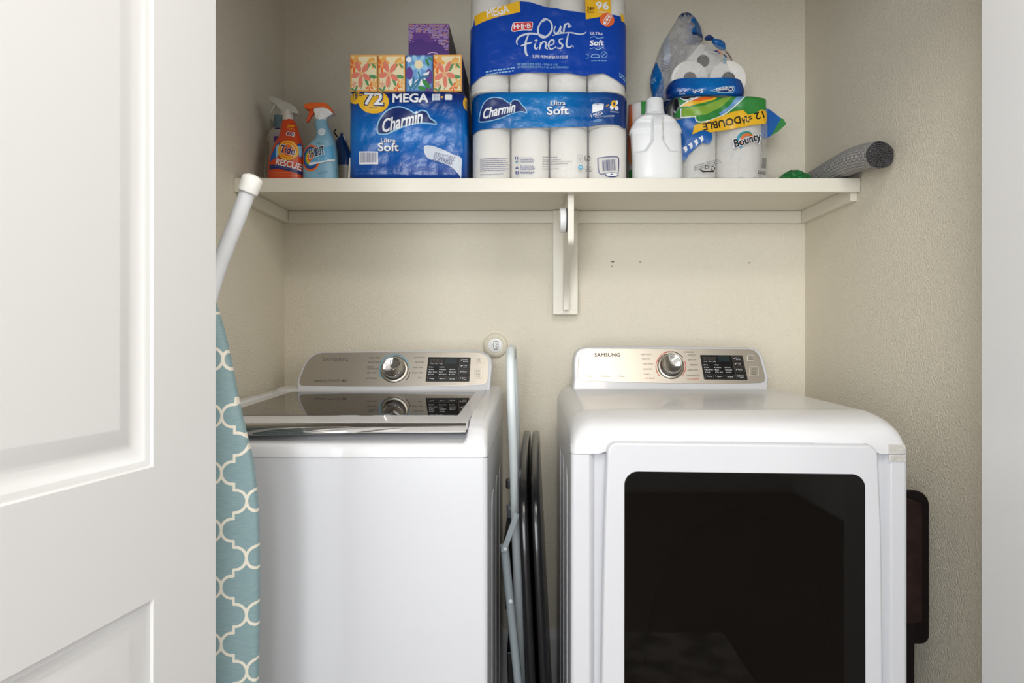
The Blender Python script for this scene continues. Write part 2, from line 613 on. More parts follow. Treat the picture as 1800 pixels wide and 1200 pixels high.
m = MB(); m.box((0.770, FR0 - .002, 0), (0.790, FR1, 2.07), M['white_paint'], .002); struct(m, 'trim_1')
m = MB(); m.box((-2.1, -2.6, CEIL), (2.1, BACK + .1, CEIL + .1), M['ceiling']); struct(m, 'ceiling')
m = MB(); m.box((-2.1, -2.6, -0.1), (2.1, BACK + .1, 0), M['floor']); struct(m, 'floor')
m = MB(); m.box((-2.0, -2.6, 0), (2.0, -2.5, CEIL), M['hall_wall']); struct(m, 'wall_hall')
m = MB(); m.box((-2.1, -2.6, 0), (-2.0, FR1, CEIL), M['hall_wall']); struct(m, 'wall_hall_left')
m = MB(); m.box((2.0, -2.6, 0), (2.1, FR1, CEIL), M['hall_wall']); struct(m, 'wall_hall_right')

def baseboard(name, a, b, n, h=0.15):
    """Moulded skirting from a to b, n pointing into the room."""
    a, b, n = Vector(a), Vector(b), Vector(n)
    prof = [(0, 0), (.015, 0), (.015, h * .62), (.011, h * .70), (.013, h * .80), (.007, h * .92), (.004, h), (0, h)]
    m = MB()
    m.prism([a + n * d + Vector((0, 0, z)) for d, z in prof], b - a, M['white_paint'])
    struct(m, name)
baseboard('baseboard_back', (LEFT, BACK, 0), (RIGHT, BACK, 0), (0, -1, 0), 0.185)
baseboard('baseboard_hall', (-2, -2.5, 0), (2, -2.5, 0), (0, 1, 0))
# patch marks and old screw holes in the back wall
for i, (px, py, rx, rz) in enumerate(((1077, 460, .0065, .0022), (1075.5, 468, .0018, .0022), (1125, 460.5, .0022, .0020), (1317, 462, .0022, .0022))):
    p = W(px, py, BACK)
    m = MB(); m.prism([p + Vector((rx * math.cos(t) * (1 + .3 * math.sin(3 * t)), -.0006, rz * math.sin(t))) for t in [k * math.pi / 6 for k in range(12)]], (0, .0012, 0), mat('wall_scuff', (104, 98, 88), .9) if i == 0 else bpy.data.materials['wall_scuff'])
    o = m.build('nail_hole', wall_back)

# rug and a closed door across the hall, seen only as reflections
m = MB(); m.box((-0.7, 0.06, 0), (0.75, 0.98, .012), M['rug'], .004)
single(m, 'hall_rug', 'grey mottled rug on the hall floor, mirrored in the dryer window', 'rug')

# ---------------------------------------------------------------- the open panel door at left
D0 = Vector((-0.4633, 1.0, 0)); DD = Vector((-0.1427, -0.9898, 0)); DN = Vector((0.9898, -0.1427, 0))
def dp(s, z, d): return D0 + DD * s + DN * d + Vector((0, 0, z))
def build_door():
    m = MB(); wp = M['white_paint']
    S0, S1, Z0, Z1 = 0.0, 0.72, 0.012, 2.03
    p0, p1 = 0.131, 0.589
    panels = [(0.9905, 1.91), (0.20, 0.822)]
    def q(s0, z0, s1, z1): m.add([dp(s0, z0, 0), dp(s1, z0, 0), dp(s1, z1, 0), dp(s0, z1, 0)], [(0, 1, 2, 3)], wp)
    q(S0, Z0, p0, Z1); q(p1, Z0, S1, Z1)
    q(p0, 1.91, p1, Z1); q(p0, .822, p1, .9905); q(p0, Z0, p1, .20)
    rings = [(0, 0), (.002, -.0035), (.008, -.0045), (.010, -.0065), (.024, -.0115), (.029, -.0115), (.034, -.010), (.052, -.0045), (.055, -.0045)]
    for z0, z1 in panels:
        V, Fs = [], []
        for i, d in rings:
            V += [dp(p0 + i, z0 + i, d), dp(p1 - i, z0 + i, d), dp(p1 - i, z1 - i, d), dp(p0 + i, z1 - i, d)]
        for r in range(len(rings) - 1):
            for k in range(4):
                a, b = 4 * r + k, 4 * r + (k + 1) % 4
                Fs.append((a, b, b + 4, a + 4))
        L = 4 * (len(rings) - 1)
        Fs.append((L, L + 1, L + 2, L + 3))
        m.add(V, Fs, wp)
    bk = [dp(S0, Z0, -.035), dp(S1, Z0, -.035), dp(S1, Z1, -.035), dp(S0, Z1, -.035)]
    ft = [dp(S0, Z0, 0), dp(S1, Z0, 0), dp(S1, Z1, 0), dp(S0, Z1, 0)]
    m.add(bk + ft, [(3, 2, 1, 0)] + [(k, (k + 1) % 4, (k + 1) % 4 + 4, k + 4) for k in range(4)], wp)
    o = m.build('door_1'); o['kind'] = 'structure'
    o['label'] = 'white moulded panel door standing open at the left'
    return o
build_door()

# ---------------------------------------------------------------- shelf, cleats and bracket
SF = 1.908; SZ = H + .4548; LIP = H + .4166
BT = SZ - .020
t = thing('closet_shelf', ((LEFT + RIGHT) / 2, SF + .19, BT), 'long cream painted wall shelf running across the whole closet', 'shelf')
m = MB(); m.box((LEFT + .001, SF + .012, BT), (RIGHT - .001, BACK - .001, SZ), M['shelf'], .001); m.build('shelf_board', t)
m = MB(); m.box((LEFT + .001, SF - .007, LIP), (RIGHT - .001, SF + .0115, SZ), M['shelf'], .0015); m.build('front_edge_strip', t)
CT = BT - .0005; CB = CT - .040
m = MB(); m.box((LEFT + .02, BACK - .019, CB), (RIGHT - .02, BACK - .0005, CT), M['shelf'], .0015); m.build('back_cleat', t)
for s in (0, 1):
    m = MB()
    x0 = LEFT + .0005 if s == 0 else RIGHT - .0195
    m.box((x0, SF + .013, CB), (x0 + .019, BACK - .0005, CT), M['shelf'], .0015); m.build('side_cleat', t)

t = thing('shelf_bracket', (0.11, BACK, H + .089), 'cream wooden shelf bracket with a curved arm screwed to the back wall', 'bracket')
m = MB(); m.box((W(971.5, 0, BACK).x, BACK - .0375, H + .089), (W(1014.5, 0, BACK).x, BACK - .0195, CB - .001 + .0395), M['shelf'], .0015); m.build('wall_plate', t)
ax0, ax1 = .1025, .1205
prof = [(BACK - .0385, CT - .001), (1.955, CT - .001), (1.95, CT - .004), (1.95, H + .293), (1.962, H + .281)]
for k in range(13):
    a = k / 12
    prof.append((1.975 + .245 * a - .05 * math.sin(math.pi * a) * 0 + .075 * math.sin(math.pi * a), H + .275 - .172 * a))
prof.append((BACK - .0385, H + .103))
m = MB(); m.prism([(ax0, y, z) for y, z in prof], (ax1 - ax0, 0, 0), M['shelf'], .0012); m.build('arm', t)

t = thing('puck_light', (ax0, 2.0, H + .355), 'small round white puck stuck to the left face of the shelf bracket', 'puck light')
m = MB(); m.lathe((ax0 - .0005, 2.0, H + .355), (-1, 0, 0), [(0, .001), (0, .034), (.003, .034), (.003, .001)], M['gap']); m.build('mounting_base', t)
m = MB(); m.lathe((ax0 - .0035, 2.0, H + .355), (-1, 0, 0), [(0, .001), (0, .0355), (.002, .0365), (.012, .0365), (.016, .0355), (.018, .0325), (.0185, .001)], M['white_plastic'], 40); m.build('housing', t)

t = thing('wall_fixture', tuple(W(871, 607, BACK)), 'round cream wall fixture with a white printed centre disc above the step stool', 'wall fixture')
c = W(871, 607, BACK - .0005)
m = MB(); m.lathe(c, (0, -1, 0), [(0, .001), (0, .041), (.004, .0415), (.010, .039), (.014, .034), (.016, .029), (.015, .027), (.012, .026), (.012, .001)], M['plate_cream'], 48); m.build('ring', t)
m = MB(); m.lathe(c + Vector((0, -.0125, 0)), (0, -1, 0), [(0, .001), (0, .0235), (.004, .0235), (.005, .022), (.005, .001)], M['white_plastic'], 40); m.build('centre_disc', t)
k = Ink(plane_fn(BACK - .0181))
k.line(rrect(868, 600, 875.5, 613.5, 2.4, 3), 1.3, M['ink_grey'], closed=True)
k.line([(871, 603), (874, 605), (871, 608), (873.5, 611)], 1.2, M['ink_grey']); k.line([(865.5, 604), (864.8, 609)], .8, M['ink_grey'])
k.build('printed_mark', t)

# ---------------------------------------------------------------- appliances
def hfield(mb, xs, ys, zf, zb, m):
    """Moulded top: a height field with straight skirts down to zb(x, y)."""
    nx, ny = len(xs), len(ys)
    rc = .012
    def rnd(x, y):
        e = min(x - xs[0], xs[-1] - x)
        if e >= rc: return y
        return y + (rc - math.sqrt(rc * rc - (rc - e) ** 2)) * max(0.0, 1 - (y - ys[0]) / .12)
    V = [Vector((x, rnd(x, y), zf(x, y))) for y in ys for x in xs]
    Fs = [(j * nx + i, j * nx + i + 1, (j + 1) * nx + i + 1, (j + 1) * nx + i) for j in range(ny - 1) for i in range(nx - 1)]
    mb.add(V, Fs, m, True)
    loop = [i for i in range(nx)] + [j * nx + nx - 1 for j in range(1, ny)] + [(ny - 1) * nx + i for i in range(nx - 2, -1, -1)] + [j * nx for j in range(ny - 2, 0, -1)]
    B = [Vector((V[i].x, V[i].y, zb(V[i].x, ys[0] if i < nx else V[i].y))) for i in loop]
    n = len(loop)
    mb.add([V[i] for i in loop] + B, [(i, i + n, (i + 1) % n + n, (i + 1) % n) for i in range(n)], m, True)
    mb.add(B, [list(range(n))], m)

def ramp(v, tab):
    if v <= tab[0][0]: return tab[0][1]
    for (a, p), (b, q) in zip(tab, tab[1:]):
        if v <= b:
            t = (v - a) / (b - a); t = t * t * (3 - 2 * t) * .35 + t * .65
            return p + (q - p) * t
    return tab[-1][1]

def console(root, fn, outer, panel, knob, quad, texts, arcs, buttons, nvec, mat_txt, logo):
    m = MB()
    m.prism([fn(x, y, 0) for x, y in outer], (0, .085, -.004), M['appliance'], .006, 3); h = m.build('console_housing', root)
    m = MB(); m.prism([fn(x, y, -.004) for x, y in panel], nvec * .0052, M['steel'], .0012); p = m.build('console_panel', root)
    k = Ink(fn, .0016)
    kx = knob[0]
    for a in texts:
        k.text(a[0], a[1], a[2], a[3], a[4], M[a[5]], 0, .012)
        k.build('feature_label' if a[1] < kx - 60 else 'cycle_label', p)
    s, x0, y0, x1, y1, mm = logo
    k.text(s, x0, y0, x1, y1, M[mm], 0, .03)
    k.build('maker_lettering', p)
    for cx, cy, r, a0, a1, w, mm in arcs: k.arc(cx, cy, r, r, a0, a1, w, M[mm])
    k.build('dial_ring', p)
    # knob
    cx, cy, r = knob
    c = fn(cx, cy, .0012); sc_ = 2.05 / F
    m = MB(); m.lathe(c, nvec, [(0, .001), (0, (r + 5) * sc_), (.002, (r + 4.6) * sc_), (.004, (r + 2.5) * sc_), (.004, .001)], M['steel'], 48)
    kb = m.build('knob_base', root)
    m = MB()
    m.lathe(c, nvec, [(.004, (r + .6) * sc_), (.012, (r + .2) * sc_), (.024, (r - .6) * sc_)], M['dark_chrome'], 48)
    m.lathe(c, nvec, [(.024, (r - .6) * sc_), (.027, (r - 1.4) * sc_), (.029, (r - 3) * sc_), (.0265, (r - 8) * sc_), (.0255, .001)], M['chrome'], 48)
    u = Vector((1, 0, 0)); w = nvec.cross(u)
    d1 = (u * .72 - w * .55).normalized() if w.z < 0 else (u * .72 + w * .55).normalized()
    d2 = nvec.cross(d1)
    tip = c + nvec * .0262 + d1 * (r * .78) * sc_
    bl = c + nvec * .0258 - d1 * r * .15 * sc_
    V = [bl + d2 * .009, bl - d2 * .009, tip - d2 * .006, tip + d2 * .006]
    V2 = [v + nvec * .0042 for v in V[:2]] + [v + nvec * .0035 for v in V[2:]]
    V2 = [a * .8 + (sum(V2, Vector()) / 4) * .2 for a in V2]
    m.add(V + V2, [(4, 5, 6, 7), (0, 1, 5, 4), (1, 2, 6, 5), (2, 3, 7, 6), (3, 0, 4, 7)], M['chrome'])
    m.build('knob', root)
    # display window
    (ax, ay), (bx, by), (dx, dy), (ex, ey) = quad
    def qd(u, v):
        return (ax * (1 - u) * (1 - v) + bx * u * (1 - v) + dx * u * v + ex * (1 - u) * v,
                ay * (1 - u) * (1 - v) + by * u * (1 - v) + dy * u * v + ey * (1 - u) * v)
    m = MB(); m.prism([fn(*qd(u, v), .001) for u, v in ((.01, 0), (.99, 0), (1, .03), (1, .97), (.99, 1), (.01, 1), (0, .97), (0, .03))], nvec * .0012, M['display'])
    dsp = m.build('display', root)
    k = Ink(lambda u, v, l: fn(*qd(u, v), l), .0024, .0002)
    k.rect(.40, .05, .68, .27, M['lcd'])
    W_ = M['ink_white']
    for i in range(5):
        k.line([(.06 + .062 * i, .09), (.095 + .062 * i, .09), (.095 + .062 * i, .14), (.06 + .062 * i, .14)], .008, M['ink_grey'], closed=True)
        k.line([(.06 + .062 * i, .20), (.08 + .062 * i, .22), (.095 + .062 * i, .19)], .012, M['ink_grey'])
    for i, s in enumerate(('Sensing', 'Drying', 'Done')): k.text(s, .06 + .11 * i, .255, .13 + .11 * i, .285, W_)
    for cx_, rows in ((.05, ('Hot', 'Warm', 'Eco Warm', 'Cold')), (.29, ('High', 'Medium', 'Low', 'No Spin')), (.53, (None, 'Heavy', 'Normal', 'Light'))):
        for j, s in enumerate(rows):
            if not s: continue
            y = .40 + .098 * j
            k.rect(cx_, y - .012, cx_ + .014, y + .022, W_)
            k.text(s, cx_ + .03, y - .018, cx_ + .03 + .020 * len(s), y + .028, W_)
    for i, s in enumerate(('Temp.', 'Spin', 'Soil Level')):
        x = .04 + .235 * i
        k.line([(x, .80), (x, .955), (x + .19, .955), (x + .19, .80), (x, .80)], .008, M['ink_grey'])
        k.text(s, x + .035, .85, x + .155, .91, W_)
    k.line([(.745, .02), (.745, .98)], .005, M['ink_grey'])
    for y, a, b in ((.05, 'Delay', 'End'), (.28, 'My', 'Cycle'), (.51, 'Steam', 'Option'), (.78, 'Smart', 'Care')):
        k.line([(.765, y), (.765, y + .17), (.975, y + .17), (.975, y), (.765, y)], .006, M['ink_grey'])
        k.rect(.785, y + .05, .80, y + .10, W_)
        k.text(a, .82, y + .035, .93, y + .08, W_); k.text(b, .83, y + .10, .93, y + .14, W_)
    k.build('display_lettering', dsp)
    for (x0, y0, x1, y1, a, b) in buttons:
        m = MB(); m.prism([fn(x, y, .001) for x, y in rrect(x0, y0, x1, y1, 1.6, 3)], nvec * .002, M['steel'], .0006)
        bt = m.build('button', root)
        k = Ink(fn, .0032)
        xm, ym = (x0 + x1) / 2, (y0 + y1) / 2
        k.line(rrect(x0 + .6, y0 + .6, x1 - .6, y1 - .6, 1.4, 3), .5, M['ink_white'], closed=True)
        if b:
            k.line([(xm - 3, y0 + 3.4), (xm - 3, y0 + 7), (xm, y0 + 5.2), (xm - 3, y0 + 3.4)], .6, M['ink_grey'])
            k.line([(xm + 1.5, y0 + 3.4), (xm + 1.5, y0 + 7)], .6, M['ink_grey']); k.line([(xm + 3.2, y0 + 3.4), (xm + 3.2, y0 + 7)], .6, M['ink_grey'])
            k.text(a, xm - 3.6, ym + .2, xm + 3.6, ym + 2.6, M['ink_dark']); k.text(b, xm - 3.8, ym + 4, xm + 3.8, ym + 6.4, M['ink_dark'])
        else:
            k.arc(xm, y0 + 4, 2.1, 2.1, -50, 230, .6, M['ink_grey']); k.line([(xm, y0 + 1.2), (xm, y0 + 4)], .6, M['ink_grey'])
            k.text(a, xm - 3.8, y1 - 4, xm + 3.8, y1 - 1.8, M['ink_dark'])
        k.build('button_mark', bt)

def dryer_shell(mb, x0, x1, y0, y1, z0, z1):
    xa, xb, g = .1205, .7285, .013
    pl = [(x0, y0 + .012), (x0 + .001, y0 + .006), (x0 + .004, y0 + .002), (x0 + .010, y0), (xa - .006, y0), (xa - .002, y0 + .002), (xa + .008, y0 + g),
          (xb - .008, y0 + g), (xb + .002, y0 + .002), (xb + .006, y0), (x1 - .010, y0), (x1 - .004, y0 + .002), (x1 - .001, y0 + .006), (x1, y0 + .012), (x1, y1), (x0, y1)]
    mb.prism([(x, y, z0) for x, y in pl], (0, 0, z1 - z0), M['appliance'])

def cabinet(mb, x0, x1, y0, y1, z0, z1, r=.012):
    mb.prism([(x, y, z0) for x, y in rrect(x0, y0, x1, y1, r, 5)], (0, 0, z1 - z0), M['appliance'])

NV = lambda k: Vector((0, -1, k)).normalized()

def build_washer():
    x0, x1, yf, yb, zs = -.777, -.091, 1.40, 2.13, .9125
    cx = (x0 + x1) / 2
    root = thing('washing_machine', (cx, yf, 0), 'white top-loading washing machine with a dark glass lid, left of the gap', 'washing machine')
    m = MB(); cabinet(m, x0, x1, yf, yb, .025, zs - .0014)
    for i in range(3):                                     # pressed ribs of the right side
        y = 1.55 + .17 * i
        m.prism([(x1 - .001, p, q) for p, q in rrect(y, .12, y + .10, .80, .03, 5)], (.0022, 0, 0), M['appliance'], .001)
    m.build('cabinet', root)
    m = MB(); m.box((x0 + .006, yf + .006, zs - .002), (x1 - .006, yb - .006, zs + .001), M['gap']); m.build('seam', root)
    for sx in (x0 + .05, x1 - .05):
        for sy in (yf + .06, yb - .06):
            m = MB(); m.lathe((sx, sy, 0), (0, 0, 1), [(0, .001), (0, .022), (.012, .022), (.018, .012), (.03, .012), (.03, .001)], M['black_plastic'], 20); m.build('foot', root)
    # moulded top with high side rails and a low front rail under the handle
    side = [(1.400, .9325), (1.403, .942), (1.412, .955), (1.43, .970), (1.47, .984), (1.55, .993), (1.75, .999), (2.02, 1.006), (2.06, 1.012), (2.13, 1.012)]
    mid = [(1.400, .9325), (1.403, .938), (1.408, .941), (1.414, .9415), (1.43, .944), (1.46, .953), (1.50, .956), (1.985, .956), (2.005, .990), (2.02, 1.006), (2.06, 1.012), (2.13, 1.012)]
    def zf(x, y):
        e = min(x - x0, x1 - x)
        s, c = ramp(y, side), ramp(y, mid)
        rail = .041
        drop = 0.0
        if e < .020: drop = .020 - math.sqrt(max(0, .020 ** 2 - (.020 - e) ** 2))
        if e >= rail + .010: return c
        if e > rail: return s + (c - s) * (e - rail) / .010
        return max(s - drop, .9325)
    xs = [x0 + d for d in (0, .001, .003, .006, .010, .015, .020, .030, .041, .0435, .046, .0485, .051)]
    xs = xs + [x0 + .051 + (x1 - x0 - .102) * k / 12 for k in range(1, 12)] + [x1 - (a - x0) for a in xs[::-1]]
    ys = [1.400, 1.4015, 1.403, 1.406, 1.409, 1.413, 1.418, 1.424, 1.43, 1.44, 1.455, 1.47, 1.49, 1.52, 1.55, 1.6, 1.7, 1.8, 1.9, 1.98, 1.987, 1.995, 2.003, 2.01, 2.02, 2.04, 2.06, 2.13]
    m = MB(); hfield(m, xs, ys, zf, lambda x, y: zs, M['appliance_top']); m.build('top_cover', root, 60)
    # lid
    lx0, lx1 = x0 + .046, x1 - .044
    lz = lambda y: .981 + (y - 1.43) * (.022 / .57)
    m = MB(); m.prism([(lx0, 1.434, .963), (lx0, 1.428, .966), (lx0, 1.428, .977), (lx0, 1.434, lz(1.43) + .0005), (lx0, 2.0, lz(2.0)), (lx0, 2.0, .975)], (lx1 - lx0, 0, 0), M['appliance_top'], .002); lid = m.build('lid', root)
    gx0, gx1, gy0, gy1 = lx0 + .032, lx1 - .030, 1.522, 1.985
    V = [Vector((x, y, lz(y) + d)) for d in (-.002, .0012) for x, y in rrect(gx0, gy0, gx1, gy1, .008, 4)]
    n = len(V) // 2
    m = MB(); m.add(V, [list(range(n, 2 * n))] + [(i, (i + 1) % n, (i + 1) % n + n, i + n) for i in range(n)], M['lid_glass']); m.build('lid_window', lid)
    # chrome handle strip along the lid's front edge
    hp = [(1.4275, .9800), (1.4245, .9785), (1.4175, .9660), (1.4160, .9630), (1.4170, .9612), (1.421, .9612), (1.4255, .9640), (1.4275, .966)]
    m = MB()
    nX = 40
    V, Fs = [], []
    for i in range(nX + 1):
        u = i / nX; x = lx0 + .002 + (lx1 - lx0 - .004) * u
        sag = -.006 * (math.cos((u - .25) * math.pi) if u < .75 else 0) ** 2 * (1 if u < .75 else 0)
        for j, (y, z) in enumerate(hp):
            V.append(Vector((x, y - (.003 if 1 < j < 6 else 0) * math.sin(math.pi * u), z + (sag if 2 < j < 6 else sag * .5 if j in (2, 6) else 0))))
    q = len(hp)
    for i in range(nX):
        for j in range(q):
            a, b = i * q + j, i * q + (j + 1) % q
            Fs.append((a, b, b + q, a + q))
    m.add(V, Fs, M['chrome'], True); m.add(V[:q], [list(range(q))[::-1]], M['chrome']); m.add(V[-q:], [list(range(q))], M['chrome'])
    m.build('lid_handle', lid, 50)
    k = .364
    fn = slant_fn(2.030, 1.006, k); nv = NV(k)
    outer = [(523, 690), (521, 678), (521.5, 668), (526, 655), (534, 638), (543, 627), (553, 620.5), (566, 617.5), (830, 615.5), (845, 617), (857, 622), (864.5, 632), (865.5, 645), (863, 668), (861, 690)]
    panel = [(530, 677.5), (527, 675), (526, 671), (529, 660), (537, 641), (545, 630), (555, 623), (566, 620), (700, 618.8), (830, 618.6), (845, 620), (853, 624), (858, 631), (858.5, 640), (857.5, 665), (856, 672), (851, 675.5), (800, 678), (700, 679.5), (600, 679)]
    T = [('HEAVY DUTY', 649.5, 627.5, 668.4, 630, 'ink_dark'), ('BRILLIANT WHITES', 648, 635.7, 670, 638, 'ink_dark'), ('BEDDING', 646, 643.6, 657, 646, 'ink_dark'),
         ('WATERPROOF', 646, 647, 665.4, 649.4, 'ink_dark'), ('DEEP WASH', 645, 654, 662, 656.5, 'ink_dark'), ('ACTIVE WEAR', 643, 663.8, 663, 666.2, 'ink_dark'),
         ('NORMAL', 692.5, 623.6, 705, 625.6, 'ink_dark'), ('QUICK WASH', 728, 627, 747, 629.6, 'ink_dark'), ('DELICATES', 730, 635.7, 745, 638, 'ink_dark'),
         ('HAND WASH', 726, 644.5, 744, 647, 'ink_dark'), ('RINSE + SPIN', 724.5, 654, 743, 656.5, 'ink_dark'), ('SPIN', 734.7, 663, 741.5, 665.5, 'ink_dark'),
         ('SmartCare', 552.5, 667.3, 573, 671, 'ink_dark'), ('VRTplus', 575.5, 667.3, 590.5, 671, 'ink_dark'), ('D', 592.5, 666.5, 599.5, 671.5, 'ink_grey'), ('e', 602, 667, 609, 671.5, 'ink_dark')]
    arcs = [(694, 650, 26, 145, 355, 1.4, 'ring_blue'), (694, 650, 27.5, 150, 330, .5, 'ring_blue'), (694, 650, 27, 8, 42, 1.2, 'ink_dark')]
    console(root, fn, outer, panel, (693.5, 649.5, 19.5), ((753, 627.7), (827.6, 628.3), (825.2, 671), (748.2, 671)), T, arcs,
            [(835.6, 627.7, 847.8, 638.7, 'POWER', None), (834.4, 647.3, 847, 665.6, 'START', 'PAUSE')], nv, None, ('SAMSUNG', 568, 628.5, 612, 634.5, 'ink_grey'))
    k = Ink(lambda px, py, l: Vector((W(px, py, 1.41).x, W(px, py, 1.41).y - .006, W(px, py, 1.41).z)))
    return root
washer = build_washer()

def build_dryer():
    x0, x1, yf, yb, zs = .0788, .767, 1.39, 2.13, .9215
    cx = (x0 + x1) / 2
    root = thing('clothes_dryer', (cx, yf, 0), 'white front-loading dryer with a large black door window, right of the gap', 'dryer')
    m = MB(); dryer_shell(m, x0, x1, yf, yb, .025, zs - .0014)
    m.box((x0 + .040, yf + .003, .9208), (x1 - .040, yf + .03, .9330), M['appliance'])
    for i in range(3):
        y = 1.52 + .17 * i
        m.prism([(x0 + .001, p, q) for p, q in rrect(y, .12, y + .10, .86, .03, 5)], (-.0022, 0, 0), M['appliance'], .001)
    m.build('cabinet', root)
    m = MB(); m.box((x0 + .006, yf + .012, zs - .002), (x1 - .006, yb - .006, zs + .001), M['gap']); m.build('seam', root)
    for sx in (x0 + .05, x1 - .05):
        for sy in (yf + .06, yb - .06):
            m = MB(); m.lathe((sx, sy, 0), (0, 0, 1), [(0, .001), (0, .022), (.012, .022), (.018, .012), (.03, .012), (.03, .001)], M['black_plastic'], 20); m.build('foot', root)
    top = [(1.390, .940), (1.3912, .952), (1.394, .962), (1.400, .971), (1.410, .980), (1.425, .987), (1.45, .994), (1.48, .9985), (1.508, 1.0008), (1.512, 1.0000), (2.02, 1.0085), (2.06, 1.011), (2.13, 1.011)]
    def zf(x, y):
        e = min(x - x0, x1 - x)
        z = ramp(y, top)
        R = .050
        if e < R: z -= .045 * (1 - math.sqrt(max(0, 1 - (1 - e / R) ** 2)))
        return max(z, .935)
    def zb(x, y):
        if y > yf + .0005: return zs
        a, b = x - .157, .694 - x
        s = max(0.0, min(1.0, min(a, b) / .022)); s = s * s * (3 - 2 * s)
        return zs + s * .012
    xe = (0, .0005, .0015, .003, .006, .010, .015, .021, .027, .034, .0395, .044, .050, .0535, .058)
    xs = [x0 + d for d in xe]
    xs = xs + [x0 + .058 + (x1 - x0 - .116) * k / 14 for k in range(1, 14)] + [x1 - d for d in xe[::-1]]
    ys = [1.390, 1.3912, 1.3925, 1.394, 1.397, 1.400, 1.405, 1.410, 1.417, 1.425, 1.437, 1.45, 1.465, 1.48, 1.495, 1.508, 1.512, 1.55, 1.7, 1.85, 2.0, 2.02, 2.04, 2.06, 2.13]
    m = MB(); hfield(m, xs, ys, zf, zb, M['appliance_top']); m.build('top_cover', root, 60)
    # door
    Yd = 1.368
    zb_ = .22
    def side_l(py): return ramp(py, [(770, 1068), (800, 1066.5), (900, 1062.5), (1200, 1057), (1500, 1054), (1660, 1056)])
    def side_r(py): return ramp(py, [(770, 1541), (800, 1545.5), (900, 1550.5), (1200, 1553.5), (1500, 1555), (1660, 1553)])
    pts = []
    for x, y in rrect(1066, 777, 1546, 1663, 17, 8):
        q = (x - 1066, side_l) if x < 1300 else (x - 1546, side_r)
        pts.append((q[1](y) + q[0], y + (x - 1066) * .0115 * max(0, (1663 - y) / 886)))
    pts = [p for a, b in zip(pts, pts[1:] + pts[:1]) for p in ([a] if abs(a[1] - b[1]) < 200 else [a] + [((side_l if a[0] < 1300 else side_r)(a[1] + (b[1] - a[1]) * k / 6), a[1] + (b[1] - a[1]) * k / 6) for k in range(1, 6)])]
    m = MB(); m.prism([W(x, y, Yd) for x, y in pts], (0, .033, 0), M['appliance'], .006, 3); door = m.build('door', root)
    g = [(x + (x - 1310) * .004 * (y - 828) / 700, y + (x - 1098) * .0125 * (1535 - y) / 707) for x, y in rrect(1097.5, 828, 1521.5, 1535, 24, 10)]
    m = MB(); m.prism([W(x, y, Yd - .0012) for x, y in g], (0, .004, 0), M['door_glass'], .0015); gl = m.build('door_window', door)
    k = Ink(plane_fn(Yd - .0012), .0003)
    k.arc(1300, 1180, 165, 282, 180, 360, 5, M['door_ring'], 0, 60)
    k.build('inner_rim', gl)
    m = MB(); m.prism([W(x, y, yf - .0008) for x, y in ((1078, 774.6), (1300, 776.9), (1522, 779.7), (1526, 783.5), (1300, 781), (1074, 778))], (0, .003, 0), M['gap']); m.build('door_gap_shade', root)  # dark strip standing in for the shadow along the door's top gap
    # tape over the right-hand corner of the seam
    k2 = .364
    fn = slant_fn(2.030, 1.006, k2); nv = NV(k2)
    outer = [(1007, 692), (1007, 678), (1008.5, 665), (1008, 640), (1009, 628), (1012, 618), (1019, 611.5), (1032, 608.8), (1180, 608.5), (1318, 610.5), (1330, 613), (1338, 620), (1343.5, 633), (1349, 652), (1351.5, 666), (1350, 678), (1350, 692)]
    panel = [(1021, 669), (1017, 667), (1015.5, 662), (1016, 640), (1017, 625), (1020, 617.5), (1027, 613.8), (1040, 612.6), (1180, 612.4), (1318, 613.5), (1327, 616.5), (1333.5, 623), (1338, 636), (1343.5, 656), (1345, 665), (1343.5, 670.5), (1337, 673), (1290, 674.5), (1180, 673.8), (1090, 671.8)]
    T = [('HEAVY DUTY', 1127, 622, 1145.5, 624.5, 'ink_dark'), ('BEDDING', 1128.5, 630, 1142, 632.5, 'ink_dark'), ('PERM PRESS', 1130, 638.5, 1148, 641, 'ink_grey'),
         ('DELICATES', 1131, 647.5, 1146, 650, 'ink_grey'), ('TOWELS', 1131, 656.5, 1142, 659, 'ink_grey'), ('AIR FLUFF', 1134, 663.8, 1151, 666, 'ink_red'),
         ('NORMAL', 1169, 617.5, 1181.5, 619.6, 'ink_dark'), ('WRINKLE', 1202, 617.7, 1219, 620, 'ink_dark'), ('TIME DRY', 1209.5, 623, 1222.5, 625.5, 'ink_dark'),
         ('QUICK DRY', 1209, 631.5, 1224, 634, 'ink_dark'), ('REFRESH', 1213, 640, 1226, 642.5, 'ink_dark'), ('WRINKLE AWAY', 1208, 649, 1227, 651.5, 'ink_dark'),
         ('STEAM SANITIZE', 1206, 658.5, 1229, 661.2, 'ink_dark'), ('STEAM', 1208, 665, 1228, 667.6, 'ink_red'),
         ('Multi', 1031.5, 659.8, 1041, 662.6, 'ink_grey'), ('Moisture', 1056, 659.8, 1073, 662.6, 'ink_grey'), ('Smart', 1087.5, 659.8, 1100, 662.6, 'ink_grey')]
    arcs = [(1179, 644, 26, 138, 268, 1.2, 'ink_red'), (1179, 644, 26, 274, 325, 1.2, 'ink_dark'), (1179, 644, 26, 340, 400, 1.2, 'ink_red')]
    console(root, fn, outer, panel, (1179, 643.5, 19), ((1230, 624), (1304.6, 624.8), (1314, 667.6), (1237.6, 667)), T, arcs,
            [(1312.5, 624, 1325.7, 635, 'POWER', None), (1317, 644, 1333, 662, 'START', 'PAUSE')], nv, None, ('SAMSUNG', 1045, 620.5, 1090, 627, 'ink_dark'))
